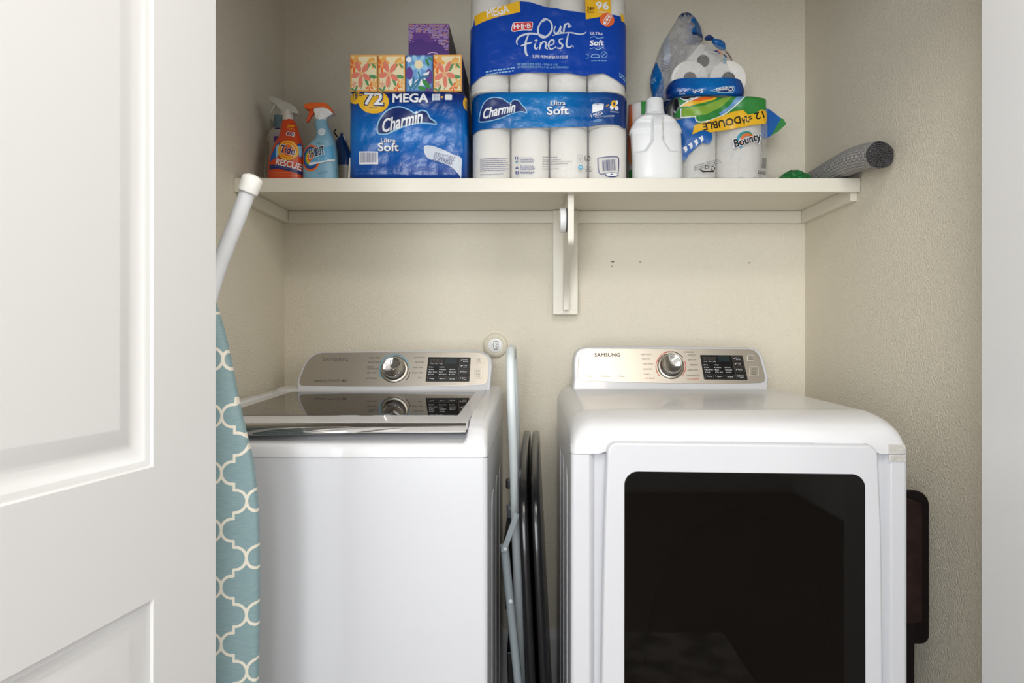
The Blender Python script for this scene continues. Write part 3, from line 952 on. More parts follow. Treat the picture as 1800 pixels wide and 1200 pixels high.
    for (a, b) in ((780, 795.5), (798.5, 811)):
        m = MB()
        m.prism([W(x, y, yf - .0022) for x, y in ((1562.5, a), (1591, a + .5), (1591, b + .5), (1562.5, b))], (0, .0008, 0), M['tape'])
        o = m.build('tape_strip', root); o['label'] = 'clear tape across the corner seam'
    return root
dryer = build_dryer()

# ---------------------------------------------------------------- ironing board
def trellis_mat():
    m = mat('trellis_fabric', (118, 150, 156), 0.9, spec=0.1)
    nt = m.node_tree; b = nt.nodes['Principled BSDF']; L = nt.links
    def nd(op, a, c=None, d=None):
        n = nt.nodes.new('ShaderNodeMath'); n.operation = op
        for i, v in enumerate((a, c, d)):
            if v is None: continue
            if isinstance(v, (int, float)): n.inputs[i].default_value = v
            else: L.new(v, n.inputs[i])
        return n.outputs[0]
    tc = nt.nodes.new('ShaderNodeTexCoord'); sx = nt.nodes.new('ShaderNodeSeparateXYZ'); L.new(tc.outputs['Object'], sx.inputs[0])
    u = nd('PINGPONG', nd('DIVIDE', nd('ADD', sx.outputs[0], 0.8545), .0434), 1.0)
    v = nd('PINGPONG', nd('DIVIDE', nd('ADD', sx.outputs[2], .1102), .0512), 1.0)
    fl = nd('GREATER_THAN', u, 0.5)
    u = nd('ADD', nd('MULTIPLY', u, nd('SUBTRACT', 1.0, fl)), nd('MULTIPLY', nd('SUBTRACT', 1.0, u), fl))
    v = nd('ADD', nd('MULTIPLY', v, nd('SUBTRACT', 1.0, fl)), nd('MULTIPLY', nd('SUBTRACT', 1.0, v), fl))
    e = nd('SQRT', nd('ADD', nd('POWER', nd('ABSOLUTE', nd('DIVIDE', nd('SUBTRACT', u, .42), .42)), 2.0), nd('POWER', nd('ABSOLUTE', nd('DIVIDE', v, .39)), 2.0)))
    d1 = nd('ADD', nd('MULTIPLY', nd('ABSOLUTE', nd('SUBTRACT', e, 1.0)), .40), nd('MULTIPLY', nd('GREATER_THAN', u, .43), 5.0))
    d2 = nd('ADD', nd('ABSOLUTE', nd('SUBTRACT', v, .39)), nd('MULTIPLY', nd('LESS_THAN', u, .42), 5.0))
    d3 = nd('ADD', nd('ABSOLUTE', nd('SUBTRACT', u, .5)), nd('ADD', nd('MULTIPLY', nd('LESS_THAN', v, .35), 5.0), nd('MULTIPLY', nd('GREATER_THAN', v, .65), 5.0)))
    d = nd('MINIMUM', d1, nd('MINIMUM', d2, d3))
    k = nd('LESS_THAN', d, .052)
    wv = nt.nodes.new('ShaderNodeTexNoise'); wv.inputs['Scale'].default_value = 1.0
    mp = nt.nodes.new('ShaderNodeMapping'); mp.inputs['Scale'].default_value = (60, 60, 900); L.new(tc.outputs['Object'], mp.inputs[0]); L.new(mp.outputs[0], wv.inputs['Vector'])
    r = nt.nodes.new('ShaderNodeValToRGB'); r.color_ramp.elements[0].color = lin((116, 144, 149)); r.color_ramp.elements[1].color = lin((150, 172, 176)); L.new(wv.outputs['Fac'], r.inputs[0])
    mx = nt.nodes.new('ShaderNodeMix'); mx.data_type = 'RGBA'
    L.new(k, mx.inputs[0]); L.new(r.outputs[0], mx.inputs[6]); mx.inputs[7].default_value = lin((226, 220, 205)); L.new(mx.outputs[2], b.inputs['Base Color'])
    bp = nt.nodes.new('ShaderNodeBump'); bp.inputs['Strength'].default_value = .3; bp.inputs['Distance'].default_value = .001; L.new(wv.outputs['Fac'], bp.inputs['Height']); L.new(bp.outputs['Normal'], b.inputs['Normal'])
    return m
M['teal'] = trellis_mat()

def build_ironing_board():
    cx, yc = -.658, 1.245
    root = thing('ironing_board', (cx, yc, 0), 'ironing board in a blue-grey trellis cover standing on end behind the open door', 'ironing board')
    hw = [(0.02, .10), (.035, .150), (.06, .158), (.30, .159), (.53, .158), (.633, .160), (.818, .1595), (.8906, .1538), (.9425, .1465), (.984, .1365), (1.0317, .1252), (1.15, .1009), (1.2174, .0811), (1.27, .058), (1.31, .036), (1.333, .016), (1.337, .002)]
    lf = Loft([(z, cx - w, cx + w, .021) for z, w in hw], yc, 3.4, lambda x, z, u: .0025 * nz(x, z, 9))
    zs = [0.02, .024, .03, .035, .045, .06] + [.06 + (1.27 - .06) * k / 60 for k in range(1, 61)] + [1.285, 1.30, 1.31, 1.32, 1.328, 1.333, 1.337]
    m = MB(); lf.mesh(m, M['teal'], 64, zs=zs); m.build('cover', root, 70)
    # curved tubular leg folded up behind the board, its capped foot above the nose
    pa = catmull([(-.536, 1.292, 1.438), (-.556, 1.292, 1.385), (-.578, 1.292, 1.330), (-.602, 1.292, 1.262), (-.628, 1.292, 1.15), (-.645, 1.292, 1.0), (-.652, 1.292, .8)], 8)
    m = MB(); m.tube(pa, .0145, M['tube_white'], 20); leg = m.build('leg', root)
    ax = (Vector(pa[0]) - Vector(pa[3])).normalized()
    m = MB(); m.lathe(Vector(pa[0]) - ax * .008, ax, [(0, .001), (0, .0165), (.002, .0185), (.028, .0190), (.031, .0178), (.036, .010), (.0375, .001)], M['cap_white'], 32); m.build('foot_cap', leg)
    m = MB(); m.tube([(-.652, 1.292, .8), (-.60, 1.292, .74)], .0143, M['tube_white'], 16); m.build('leg_end', leg)
    m = MB(); m.box((-.66, 1.2665, .78), (-.64, 1.2775, .82), M['tube_white'], .002); m.build('hinge_bracket', root)
build_ironing_board()

# ---------------------------------------------------------------- folded things between the machines
def build_step_stool():
    root = thing('step_stool', (-.02, 1.95, 0), 'folded step stool of pale grey tube leaning between washer and dryer', 'step stool')
    xt, xb, zt = -.058, -.018, 1.128
    def X(z): return xb + (xt - xb) * z / zt
    ya, yb = 1.76, 2.14
    pts = [(X(.012), ya, .012), (X(.4), ya, .4), (X(.8), ya, .8), (X(1.0), ya + .004, 1.0), (X(1.085), ya + .02, 1.085)]
    pts += [(X(1.115), ya + .05, 1.115), (X(1.128), ya + .10, 1.128), (X(1.128), yb - .10, 1.128), (X(1.115), yb - .05, 1.115)]
    pts += [(X(1.085), yb - .02, 1.085), (X(1.0), yb - .004, 1.0), (X(.8), yb, .8), (X(.4), yb, .4), (X(.012), yb, .012)]
    m = MB(); m.tube(catmull(pts, 8), .0115, M['stool_tube'], 16); m.build('rear_frame', root)
    # front legs, with their link straps
    for y in (1.66, 2.06):
        def P(px, py): return W(px, py, 1.66) + Vector((0, y - 1.66, 0))
        a, b = P(887, 962), P(911, 1200)
        d = (b - a).normalized(); e = Vector((b.x + .010, b.y, .012))
        m = MB(); m.tube([a - d * .008, b, e], .0105, M['stool_leg'], 14); lg = m.build('front_leg', root)
        for f in (.0, .128):
            m = MB(); m.lathe(a + d * f + Vector((0.002, -.0095, 0)), (0, -1, 0), [(0, .0055), (.003, .005), (.0042, .003), (.0045, .0003)], M['stool_tube'], 16); m.build('rivet', lg)
        s0, s1 = a + Vector((0, -.013 if y < 1.7 else .013, 0)), P(909, 900) + Vector((0, -.013 if y < 1.7 else .013, 0))
        sd = (s1 - s0).normalized(); sn = Vector((-sd.z, 0, sd.x)) * .0068
        m = MB(); m.prism([s0 - sd * .008 - sn, s1 + sn * -1, s1 + sn, s0 - sd * .008 + sn], (0, .003, 0), M['stool_leg'], .001); m.build('link_strap', root)
    m = MB(); m.box((X(.78) - .022, ya - .004, .770), (X(.78) - .008, ya + .018, .796), M['black_plastic'], .005); m.build('rubber_catch', root)
    for z, w in ((.62, .17), (.34, .17)):
        c = Vector((X(z) - .028, 0, z))
        m = MB(); m.prism([(X(z - w) - .036, 1.78, z - w), (X(z) - .036, 1.78, z), (X(z) - .018, 1.78, z), (X(z - w) - .018, 1.78, z - w)], (0, .30, 0), M['black_plastic'], .004)
        m.build('tread', root)
build_step_stool()

def build_folding_table():
    root = thing('folding_table', (.0, 1.9, 0), 'glossy black table folded in half, leaning beside the pale step stool', 'folding table')
    out = [(1.60, .03), (1.585, .06), (1.58, .60)] + [(1.58 + .62 * math.sin(t), .60 + .265 * (1 - math.cos(t)) ** .5 * (2 - 1) ) for t in ()]
    out += [(1.582, .66), (1.590, .715), (1.606, .755), (1.632, .785), (1.68, .812), (1.78, .838), (1.92, .857), (2.06, .866), (2.16, .868), (2.185, .860), (2.195, .84), (2.195, .06), (2.18, .03)]
    for i in range(2):
        m = MB()
        off = .0245 * i
        X = lambda y, z: -.037 + off + (.87 - z) * .050 + (y - 1.6) * .018 + (.004 * i)
        bm = bmesh.new()
        th = .0222
        a = [bm.verts.new((X(y, z), y, z)) for y, z in out]
        b = [bm.verts.new((X(y, z) + th, y, z)) for y, z in out]
        n = len(out)
        fa = bm.faces.new(a); fb = bm.faces.new(b[::-1])
        for k in range(n): bm.faces.new((a[k], b[k], b[(k + 1) % n], a[(k + 1) % n]))
        bmesh.ops.recalc_face_normals(bm, faces=bm.faces[:])
        bmesh.ops.bevel(bm, geom=list(fa.edges) + list(fb.edges), offset=.009, segments=4, profile=.5, affect='EDGES', clamp_overlap=True)
        m.bm(bm, M['black_gloss'], True); m.bev = True
        m.build('tabletop_half', root)
    m = MB(); m.box((.012, 1.75, .0), (.075, 2.1, .032), M['black_plastic'], .004); m.build('hinge_rail', root)
build_folding_table()

def build_tray_table():
    root = thing('tray_table', (.83, 1.52, 0), 'dark brown folded tray table standing between the dryer and the right wall', 'tray table')
    Y = 1.505
    r = [(p[0], p[1]) for p in rrect(1556, 862, 1634.5, 1132, (20, 27, 15, 10), 8)]
    m = MB(); m.prism([W(x, y, Y) for x, y in r], (0, .018, 0), M['espresso_dark'], .004, 3); tp = m.build('tabletop', root)
    m = MB(); m.prism([W(x, y, Y - .022) for x, y in ((1560, 871), (1604, 878), (1619, 884.5), (1622, 890), (1622, 1094), (1606, 1096), (1560, 1096))], (0, .0215, 0), M['espresso'], .003); m.build('apron', root)
    for y in (Y - .018, Y + .019):
        for x0 in (.776,):
            m = MB(); m.box((x0, y, 0), (W(1607, 0, 1.49).x + .000, y + .017, .60 if y > Y else .55), M['espresso_dark'], .003); m.build('leg', root)
    m = MB(); m.box((.779, Y - .0005 , .20), (.806, Y + .0185, .23), M['espresso_dark'], .002); m.build('stretcher', root)
build_tray_table()

# ---------------------------------------------------------------- things on the shelf
def crop(fn, ox, oy, s):
    return lambda x, y, l: fn(ox + x / s, oy + y / s, l)
def zy(py, Y): return H - (py - CY) * Y / F
def xx(px, Y): return (px - CX) * Y / F
def rows_px(rows, Y):
    """rows = (py, px_left, px_right, half_depth), given bottom to top."""
    return [(zy(p, Y), xx(a, Y), xx(b, Y), d) for p, a, b, d in rows]

I = {}
for n_, c_ in dict(navy=(16, 40, 104), blue=(12, 96, 176), white=(238, 240, 243), paleblue=(150, 200, 232), yellow=(244, 190, 36), black=(24, 24, 28), orange=(238, 110, 36),
                   red=(206, 40, 48), skyblue=(120, 178, 214), green=(50, 138, 60), lime=(138, 178, 66), ltblue=(110, 160, 214), silver=(206, 214, 226), brown=(120, 84, 62),
                   grey=(120, 122, 128), cream=(240, 226, 186), coral=(232, 132, 108), pink=(226, 150, 130), tan=(238, 176, 90), teal=(46, 120, 150), purple=(96, 62, 140),
                   leaf=(88, 150, 96), lilac=(214, 190, 226), inkblue=(52, 58, 120), flag=(70, 165, 205)).items():
    I[n_] = mat('print_' + n_, c_, 0.35)

def shelf_z(): return SZ + .0004

BASE_LIFT = .0010

# --- detergent bottle at the back left
def build_back_bottle():
    Y = 2.12; yc = 2.15
    R = rows_px([(342.5, 455, 503, .030), (338, 452.5, 506, .034), (310, 452, 507, .036), (285, 459, 507, .036), (255, 461, 507, .036), (240, 462.5, 506, .034), (230, 466, 503, .030), (224, 472, 497, .022), (221, 475, 494.5, .017)], Y)
    t = thing('detergent_bottle', (xx(480, Y), yc, shelf_z()), 'off-white bottle with a see-through blue cap behind the orange spray bottle', 'bottle')
    R[0] = (shelf_z(),) + R[0][1:]
    lf = Loft(R, yc, 2.6)
    slit = lambda x, z: abs(x - xx(470, Y)) < .0042 and zy(310, Y) < z < zy(252, Y)
    lf.disp = lambda x, z, u: .014 * max(0, 1 - ((x - xx(470, Y)) / .0055) ** 2) * (1 if zy(315, Y) < z < zy(250, Y) else 0)
    m = MB(); lf.mesh(m, mat('ivory_plastic', (216, 208, 190), .4), 96, 44); b = m.build('body', t)
    c = Vector((xx(484.7, Y), yc, zy(221, Y)))
    m = MB(); m.lathe(c, (0, 0, 1), [(0, .001), (0, .0165), (.003, .0172), (.036, .0165), (.040, .015), (.041, .001)], film_mat('blue_clear_cap', (108, 150, 166), .7, .2), 28); m.build('cap', t)
    k = Ink(lf.ink_fn(Y), .0006)
    k.rect(481, 222.5, 494, 226, I['navy']); k.rect(480.5, 226, 492.5, 253, mat('label_pale', (206, 192, 196), .5)); k.rect(483, 240, 490, 250, I['purple'], 1)
    k.build('printed_label', b)
build_back_bottle()

def sprayer(name, label, R, Y, yc, n, body_mat, collar, head, lever, trims, head_mat, lever_mat, trim_mat, coll_mat, art, depth=.024):
    t = thing(name, (xx((R[0][1] + R[0][2]) / 2, Y), yc, shelf_z()), label, 'spray bottle', 'trigger spray bottles')
    rr = rows_px(R, Y); rr[0] = (shelf_z(),) + rr[0][1:]
    lf = Loft(rr, yc, n)
    m = MB(); lf.mesh(m, body_mat, 80, 44); b = m.build('bottle', t)
    k = Ink(crop(lf.ink_fn(Y - .02), 440, 150, 6.668), BASE_LIFT, .0003, .005); art(k); k.build('printed_label', b)
    x0, x1, y0, y1 = collar
    c = Vector((xx((x0 + x1) / 2, Y), yc, zy(y1, Y))); r = xx(x1, Y) / 2 - xx(x0, Y) / 2; h = zy(y0, Y) - zy(y1, Y)
    m = MB(); m.lathe(c, (0, 0, 1), [(-.001, .001), (-.001, r), (h * .4, r * 1.02), (h, r * .92), (h, .001)], coll_mat, 28); hd = m.build('collar', t)
    def pr(pts, th, mm, nm, par, dy=0):
        q = [W(440 + x / 6.668, 150 + y / 6.668, Y) for x, y in pts]
        m = MB(); m.prism([Vector((p.x, yc - th / 2 + dy, p.z)) for p in q], (0, th, 0), mm, min(.005, th * .3), 3); return m.build(nm, par)
    h = pr(head, depth, head_mat, 'trigger_head', t)
    if trims: pr(trims, depth + .002, trim_mat, 'head_cover', h)
    pr(lever, depth * .5, lever_mat, 'trigger', t)
    return t

def art_orange(k):
    k.poly([(215, 890), (240, 800), (300, 700), (345, 650), (330, 720), (330, 800), (300, 850)], I['blue']); k.poly([(300, 710), (335, 690), (330, 830), (300, 850)], I['paleblue'], 1)
    k.poly([(540, 690), (565, 655), (600, 720), (610, 800), (612, 855), (560, 830), (545, 760)], I['blue']); k.poly([(545, 700), (575, 690), (590, 800), (560, 830)], I['paleblue'], 1)
    k.ell(442, 762, 116, 116, I['yellow'], 2); k.ell(442, 762, 97, 97, I['orange'], 3); k.ell(442, 762, 84, 84, I['yellow'], 4); k.ell(442, 762, 68, 68, I['orange'], 5)
    k.text('Tide', 352, 706, 532, 812, I['white'], 6, .07, .12, -10); k.text('Tide', 360, 712, 526, 806, I['navy'], 8, .035, .12, -10)
    k.text('RESCUE', 303, 882, 582, 960, I['white'], 3, .035, 0, -11)
    k.poly([(216, 925), (330, 930), (450, 960), (600, 1000), (600, 1036), (440, 1000), (320, 975), (216, 985)], I['navy'], 2)
    k.text('Laundry Stain Remover', 275, 960, 590, 985, mat('label_mauve', (126, 120, 180), .4), 4, 0, 0, -9)
    k.text('OXI', 415, 535, 508, 592, I['white'], 2, .08, 0, -6); k.text('OXI', 424, 542, 500, 586, I['navy'], 4, .02, 0, -6)
    k.rect(425, 450, 495, 472, I['yellow'], 2); k.text('FREE', 428, 453, 492, 470, I['orange'], 4); k.smalltext(425, 485, 510, 2, 18, 6, I['tan'], 2, -8, 3)
    k.smalltext(272, 1020, 590, 2, 28, 5, I['tan'], 2, 0, 5)
sprayer('spray_bottle', 'orange-red spray bottle with a frosted clear trigger, leftmost of the two sprayers',
        [(326, 472, 528, .026), (324, 470, 530, .029), (300, 470, 531, .031), (285, 471, 531.5, .031), (270, 474.5, 531.5, .031), (253, 482, 530, .030), (234, 491, 524.5, .024), (216, 493.5, 518.5, .017), (209.5, 496, 514.5, .014)], 1.99, 2.0, 2.5,
        mat('orange_bottle', (212, 72, 30), .3), (495, 513, 193, 210),
        [(218, 152), (232, 122), (300, 138), (400, 182), (470, 210), (530, 255), (562, 315), (548, 335), (505, 322), (480, 330), (478, 350), (365, 350), (368, 305), (330, 270), (285, 215), (222, 184)],
        [(268, 205), (300, 215), (262, 264), (222, 322), (212, 322), (214, 308), (245, 262)], None, M['frost'], M['frost'], None, mat('milky_collar', (214, 208, 198), .35), art_orange)

def art_blue(k):
    for r, c in ((158, 'orange'), (134, 'navy'), (112, 'blue'), (92, 'lime'), (72, 'yellow'), (50, 'orange')):
        k.ell(702, 845, r * .72 if r > 130 else r * .74, r, I[c] if c != 'navy' else mat('print_deep_blue', (24, 70, 140), .35), {158: 0, 134: 1, 112: 2, 92: 3, 72: 4, 50: 5}[r])
    k.poly([(690, 900), (880, 720), (955, 690), (968, 850), (690, 935)], mat('print_mid_blue', (86, 168, 212), .35), 6)
    k.poly([(680, 905), (690, 938), (970, 872), (972, 848), (820, 890)], I['white'], 7)
    k.text('SHOUT', 668, 722, 880, 838, I['white'], 8, .09, .25, 17); k.text('SHOUT', 676, 730, 872, 830, I['black'], 10, .03, .25, 17)
    k.text('free', 785, 818, 895, 890, I['paleblue'], 9, .01, .35, 12)
    k.ell(822, 530, 44, 44, I['white'], 1); k.text('Dyes', 795, 500, 850, 518, I['skyblue'], 2); k.text('Perfumes', 788, 526, 858, 542, I['skyblue'], 2); k.text('& Dyes', 800, 548, 845, 562, I['skyblue'], 2)
    k.text('TRIGGER', 768, 668, 818, 680, I['black'], 2); k.text('fragrance free', 790, 1005, 900, 1030, mat('print_pale_text', (80, 140, 190), .4), 2, 0, .2, 10)
    k.text('22 FL', 978, 955, 1004, 1080, I['grey'], 2)
sprayer('spray_bottle', 'light blue spray bottle with an orange and white trigger, right of the orange one',
        [(326, 533, 590, .026), (323, 531, 592, .029), (300, 530.7, 592, .031), (280, 531, 590.8, .031), (264, 532.5, 589.5, .031), (253, 541, 588, .029), (247, 548, 587, .028), (240, 553, 584.2, .025), (231, 554, 580.5, .022), (221, 552, 575.5, .018), (209, 551.5, 571.5, .015)], 1.985, 2.0, 2.6,
        mat('sky_bottle', (134, 182, 206), .3), (552.5, 571, 198, 210),
        [(725, 275), (760, 250), (850, 245), (920, 268), (966, 322), (880, 372), (838, 400), (752, 385), (746, 330), (735, 300)],
        [(672, 268), (735, 285), (740, 300), (700, 350), (655, 418), (640, 415), (637, 395), (660, 350), (672, 310)],
        [(615, 240), (625, 215), (700, 195), (800, 190), (870, 195), (910, 225), (950, 270), (972, 325), (920, 280), (850, 248), (780, 245), (740, 256), (715, 278), (640, 268)],
        M['white_plastic'], mat('orange_lever', (220, 82, 30), .35), mat('orange_cover', (236, 104, 36), .35), M['white_plastic'], art_blue)

def build_blue_bottle():
    Y = 2.12; yc = 2.15
    R = rows_px([(342.5, 592, 614, .022), (330, 591, 616, .025), (300, 591, 617, .026), (284, 590, 617, .026), (270, 588.5, 616, .024), (258, 586.5, 610, .022), (248, 586, 605.5, .020), (240, 588.5, 603, .016), (234, 593, 600.5, .011), (229, 594, 598, .006)], Y)
    R[0] = (shelf_z(),) + R[0][1:]
    t = thing('dark_blue_bottle', (xx(602, Y), yc, shelf_z()), 'dark blue bottle mostly hidden behind the light blue spray bottle', 'bottle')
    lf = Loft(R, yc, 2.3)
    a, b = mat('deep_blue_plastic', (18, 62, 118), .3), mat('beige_plastic', (190, 184, 166), .4)
    m = MB(); lf.mesh(m, a, 56, 40, mfn=lambda x, z, y: b if z < zy(288, Y) - .3 * (x - xx(604, Y)) ** 2 * 40 else a); bd = m.build('body', t)
    m = MB(); m.tube([(xx(588, Y), yc, zy(235, Y)), (xx(582, Y), yc, zy(227, Y)), (xx(585.5, Y), yc, zy(222.5, Y))], .0025, M['black_plastic'], 10); m.build('spout_straw', t)
    m = MB(); m.prism([W(x, y, Y) + Vector((0, .02, 0)) for x, y in ((599, 232), (603, 237), (606, 246), (601, 241))], (0, .012, 0), M['white_plastic'], .001); m.build('white_tab', t)
build_blue_bottle()

m = MB(); m.prism([(xx(611.3, 1.95), 1.95, shelf_z()), (xx(614.6, 1.95), 1.95, shelf_z()), (xx(616.6, 1.95), 1.95, zy(276, 1.95)), (xx(613.6, 1.95), 1.95, zy(277.5, 1.95))], (0, .16, 0), mat('card_white', (226, 222, 212), .5), .0008)
single(m, 'white_board', 'thin white board standing on edge against the left of the blue pack', 'board')

# --- the printed blue pack
def cloud(k, pts, inner):
    k.poly(pts, I['paleblue'], 0, 2); k.poly(inner, I['navy'], 2, 2)
def shrink(pts, d):
    cx = sum(p[0] for p in pts) / len(pts); cy = sum(p[1] for p in pts) / len(pts)
    out = []
    n = len(pts)
    for i in range(n):
        a, b = pts[i - 1], pts[(i + 1) % n]
        dx, dy = b[0] - a[0], b[1] - a[1]; L = math.hypot(dx, dy) or 1
        out.append((pts[i][0] - dy / L * d, pts[i][1] + dx / L * d))
    return out
def smooth2(pts, n=4): return [(p.x, p.y) for p in catmull([(a, b, 0) for a, b in pts], n, True)]

PT = H + .7115
def build_printed_pack():
    Y = 1.925
    x0, x1, d = -.519, -.1845, .132
    yc = Y + d
    z0 = shelf_z()
    disp = lambda x, z, u: .0035 * nz(x, z, 14, 2) + .002 * nz(x, z, 40, 5) + .003 * (1 - abs(math.cos(u * math.pi * 1.5)))
    lf = Loft(pack_rows(x0, x1, d, z0, PT, .022), yc, 13, disp)
    t = thing('toilet_paper_pack', ((x0 + x1) / 2, yc, z0), 'bright blue toilet paper pack with a yellow 72 badge, under the tissue boxes', 'toilet paper pack', 'toilet paper packs')
    zs = sorted(set([r[0] for r in lf.rows] + [z0 + .022 + (PT - z0 - .044) * k / 30 for k in range(31)]))
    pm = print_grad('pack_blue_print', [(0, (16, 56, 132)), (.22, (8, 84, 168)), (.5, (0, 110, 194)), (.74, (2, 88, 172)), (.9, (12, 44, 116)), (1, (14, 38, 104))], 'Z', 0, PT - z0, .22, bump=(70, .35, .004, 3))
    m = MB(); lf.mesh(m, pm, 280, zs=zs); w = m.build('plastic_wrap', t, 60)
    k = Ink(crop(lf.ink_fn(Y), 440, 0, 3.53), BASE_LIFT, .0003, .005)
    k.ell(655, 606, 42, 40, I['yellow'], 0); k.ell(765, 630, 94, 76, I['yellow'], 0)
    k.text('18', 634, 577, 667, 612, I['navy'], 3, .03); k.text('CT', 638, 616, 660, 624, I['navy'], 3)
    k.rect(672, 578, 697, 584, I['navy'], 3); k.rect(672, 592, 697, 598, I['navy'], 3)
    k.text('72', 699, 566, 832, 660, I['navy'], 2, .10); k.text('72', 708, 573, 824, 652, I['white'], 4, .045)
    k.text('REGULAR*', 740, 664, 790, 674, I['navy'], 3)
    k.text('MEGA', 885, 581, 1109, 641, I['navy'], 1, .06); k.text('MEGA', 882, 578, 1104, 636, I['white'], 3, .05)
    for i in range(3):
        for j in range(2): k.rect(1129 + i * 17, 582 + j * 22, 1144 + i * 17, 601 + j * 22, I['silver'], 2)
    k.rect(1182, 598, 1198, 602, I['yellow'], 2); k.rect(1182, 606, 1198, 610, I['yellow'], 2)
    k.poly(rrect(1208, 586, 1252, 622, 6, 3), I['white'], 2); k.ell(1230, 587, 20, 4, I['silver'], 3)
    c = smooth2([(785, 815), (789, 765), (815, 715), (860, 672), (925, 658), (985, 678), (1026, 700), (1060, 680), (1098, 690), (1118, 728), (1148, 750), (1156, 775), (1090, 768), (1000, 778), (910, 808), (850, 835), (800, 836)])
    cloud(k, c, shrink(c, 9))
    k.text('Charmin', 812, 710, 1074, 794, I['white'], 5, .05, .55, 14)
    for dx, l, mm, b in ((3, 2, 'navy', .05), (0, 4, 'white', .02)):
        k.text('Ultra', 812 + dx, 858 + dx, 902 + dx, 885 + dx, I[mm], l, b); k.text('Soft', 793 + dx, 887 + dx, 922 + dx, 938 + dx, I[mm], l, b + .02)
    k.rect(675, 940, 793, 1020, I['white'], 1)
    x = 682; rnd = random.Random(4)
    while x < 784:
        w_ = rnd.choice((1.5, 2.5, 4)); k.rect(x, 946, min(x + w_, 786), 1008, I['inkblue'], 2, 0); x += w_ + rnd.choice((1.8, 2.6, 3.5))
    b = smooth2([(1080, 905), (1130, 905), (1200, 930), (1260, 958), (1308, 978), (1309, 1040), (1306, 1098), (1288, 1075), (1240, 1032), (1170, 1004), (1108, 985), (1082, 950)])
    k.poly(b, I['silver'], 2, 2)
    k.text('IRRESISTIBLE', 1140, 958, 1272, 984, I['inkblue'], 4, .01, .1, -14); k.text('SOFTNESS', 1132, 984, 1256, 1010, I['inkblue'], 4, .02, .1, -14)
    k.smalltext(648, 1050, 885, 1, 20, 7, I['blue'], 1, 0, 8, .1); k.smalltext(648, 1072, 890, 1, 20, 7, I['blue'], 1, 0, 9, .1)
    k.ell(1338, 632, 20, 40, I['yellow'], 1); k.text('72', 1330, 615, 1350, 645, I['navy'], 3)
    k.build('printed_lettering', w)
build_printed_pack()

# --- tissue boxes
def tissue_box(label, xa, xb, Y, z0, z1, side, art, seed, depth=.235, tilt=0):
    X0, X1 = xx(xa, Y), xx(xb, Y)
    t = thing('tissue_box', ((X0 + X1) / 2, Y + depth / 2, z0), label, 'tissue box', 'boxes of tissues on the blue pack')
    m = MB(); m.box((X0 + .0004, Y, z0), (X1 - .0004, Y + depth, z1), side, .0012); b = m.build('carton', t)
    w, h = X1 - X0 - .001, z1 - z0
    fn = lambda u, v, l: Vector((X0 + .0005 + w * min(1, max(0, u)), Y - l, z1 - h * min(1, max(0, v))))
    k = Ink(fn, .0004, .00015); art(k, random.Random(seed)); k.build('printed_front', b)
    return t
def flower(k, cx, cy, r, m, layer, rnd, n=5, core='tan', a0=None):
    a0 = rnd.random() * 72 if a0 is None else a0
    for i in range(n):
        a = math.radians(a0 + 360 / n * i)
        k.ell(cx + math.cos(a) * r * .6, cy + math.sin(a) * r * .6, r * .46, r * .22, I[m], layer, math.degrees(a), 14, 0)
    k.ell(cx, cy, r * .12, r * .12, I[core], layer + 1, 0, 10, 0)
def leaves(k, rnd, pts, m, layer):
    for x, y, a, L in pts: k.ell(x, y, L, L * .36, I[m], layer, a, 12, 0)
def art_warm(k, rnd):
    k.rect(0, 0, 1, 1, I['tan'], 0, 0); k.rect(.06, .05, .95, .96, I['cream'], 1, 0)
    leaves(k, rnd, [(.18, .10, -20, .13), (.26, .20, 15, .17), (.72, .16, -30, .13), (.82, .12, 30, .10)], 'tan', 2)
    flower(k, .80, .22, .16, 'tan', 3, rnd); flower(k, .14, .30, .22, 'orange', 2, rnd, a0=20)
    leaves(k, rnd, [(.62, .35, -50, .14), (.86, .30, 40, .10), (.60, .74, 60, .13), (.82, .60, 5, .15), (.22, .92, -60, .10), (.10, .95, 20, .08)], 'leaf', 4)
    flower(k, .40, .52, .36, 'coral', 5, rnd, a0=20 + rnd.uniform(-8, 8))
    flower(k, .86, .78, .16, 'tan', 3, rnd); flower(k, .70, .88, .14, 'orange', 3, rnd); flower(k, .15, .82, .10, 'pink', 3, rnd)
    k.line([(.40, .55), (.45, .8), (.38, .95)], .02, I['leaf'], 4)
def art_cool(k, rnd):
    k.rect(0, 0, 1, 1, mat('print_carton_blue', (66, 108, 170), .5), 0, 0); k.rect(.06, .04, .95, .97, I['ltblue'], 1, 0)
    flower(k, .48, .27, .34, 'paleblue', 2, rnd); k.ell(.48, .26, .15, .12, I['cream'], 4, 0, 16, 0)
    k.ell(.12, .12, .10, .08, I['white'], 2); k.ell(.14, .50, .13, .17, I['purple'], 2); k.ell(.86, .60, .13, .22, I['purple'], 2); k.ell(.82, .94, .16, .07, I['purple'], 3)
    for p in ([(.15, .95), (.28, .78), (.30, .60)], [(.30, .95), (.52, .68), (.46, .45)], [(.22, .9), (.6, .62), (.85, .58)], [(.1, .8), (.2, .97)]): k.line(p, .055, I['teal'], 4, 4)
    for p in ([(.12, .70), (.24, .64), (.22, .88), (.14, .84)], [(.34, .72), (.46, .66), (.40, .85), (.30, .84)], [(.56, .68), (.74, .64), (.66, .84), (.50, .84)], [(.64, .52), (.88, .44), (.84, .54), (.7, .6)]): k.poly(p, I['white'], 3, 0)
    leaves(k, rnd, [(.76, .80, 40, .20), (.60, .92, 10, .16), (.80, .20, 60, .12), (.9, .1, 20, .1)], 'green', 4)
TB0, TB1, YT = PT + .0006, PT + .1046, 1.945
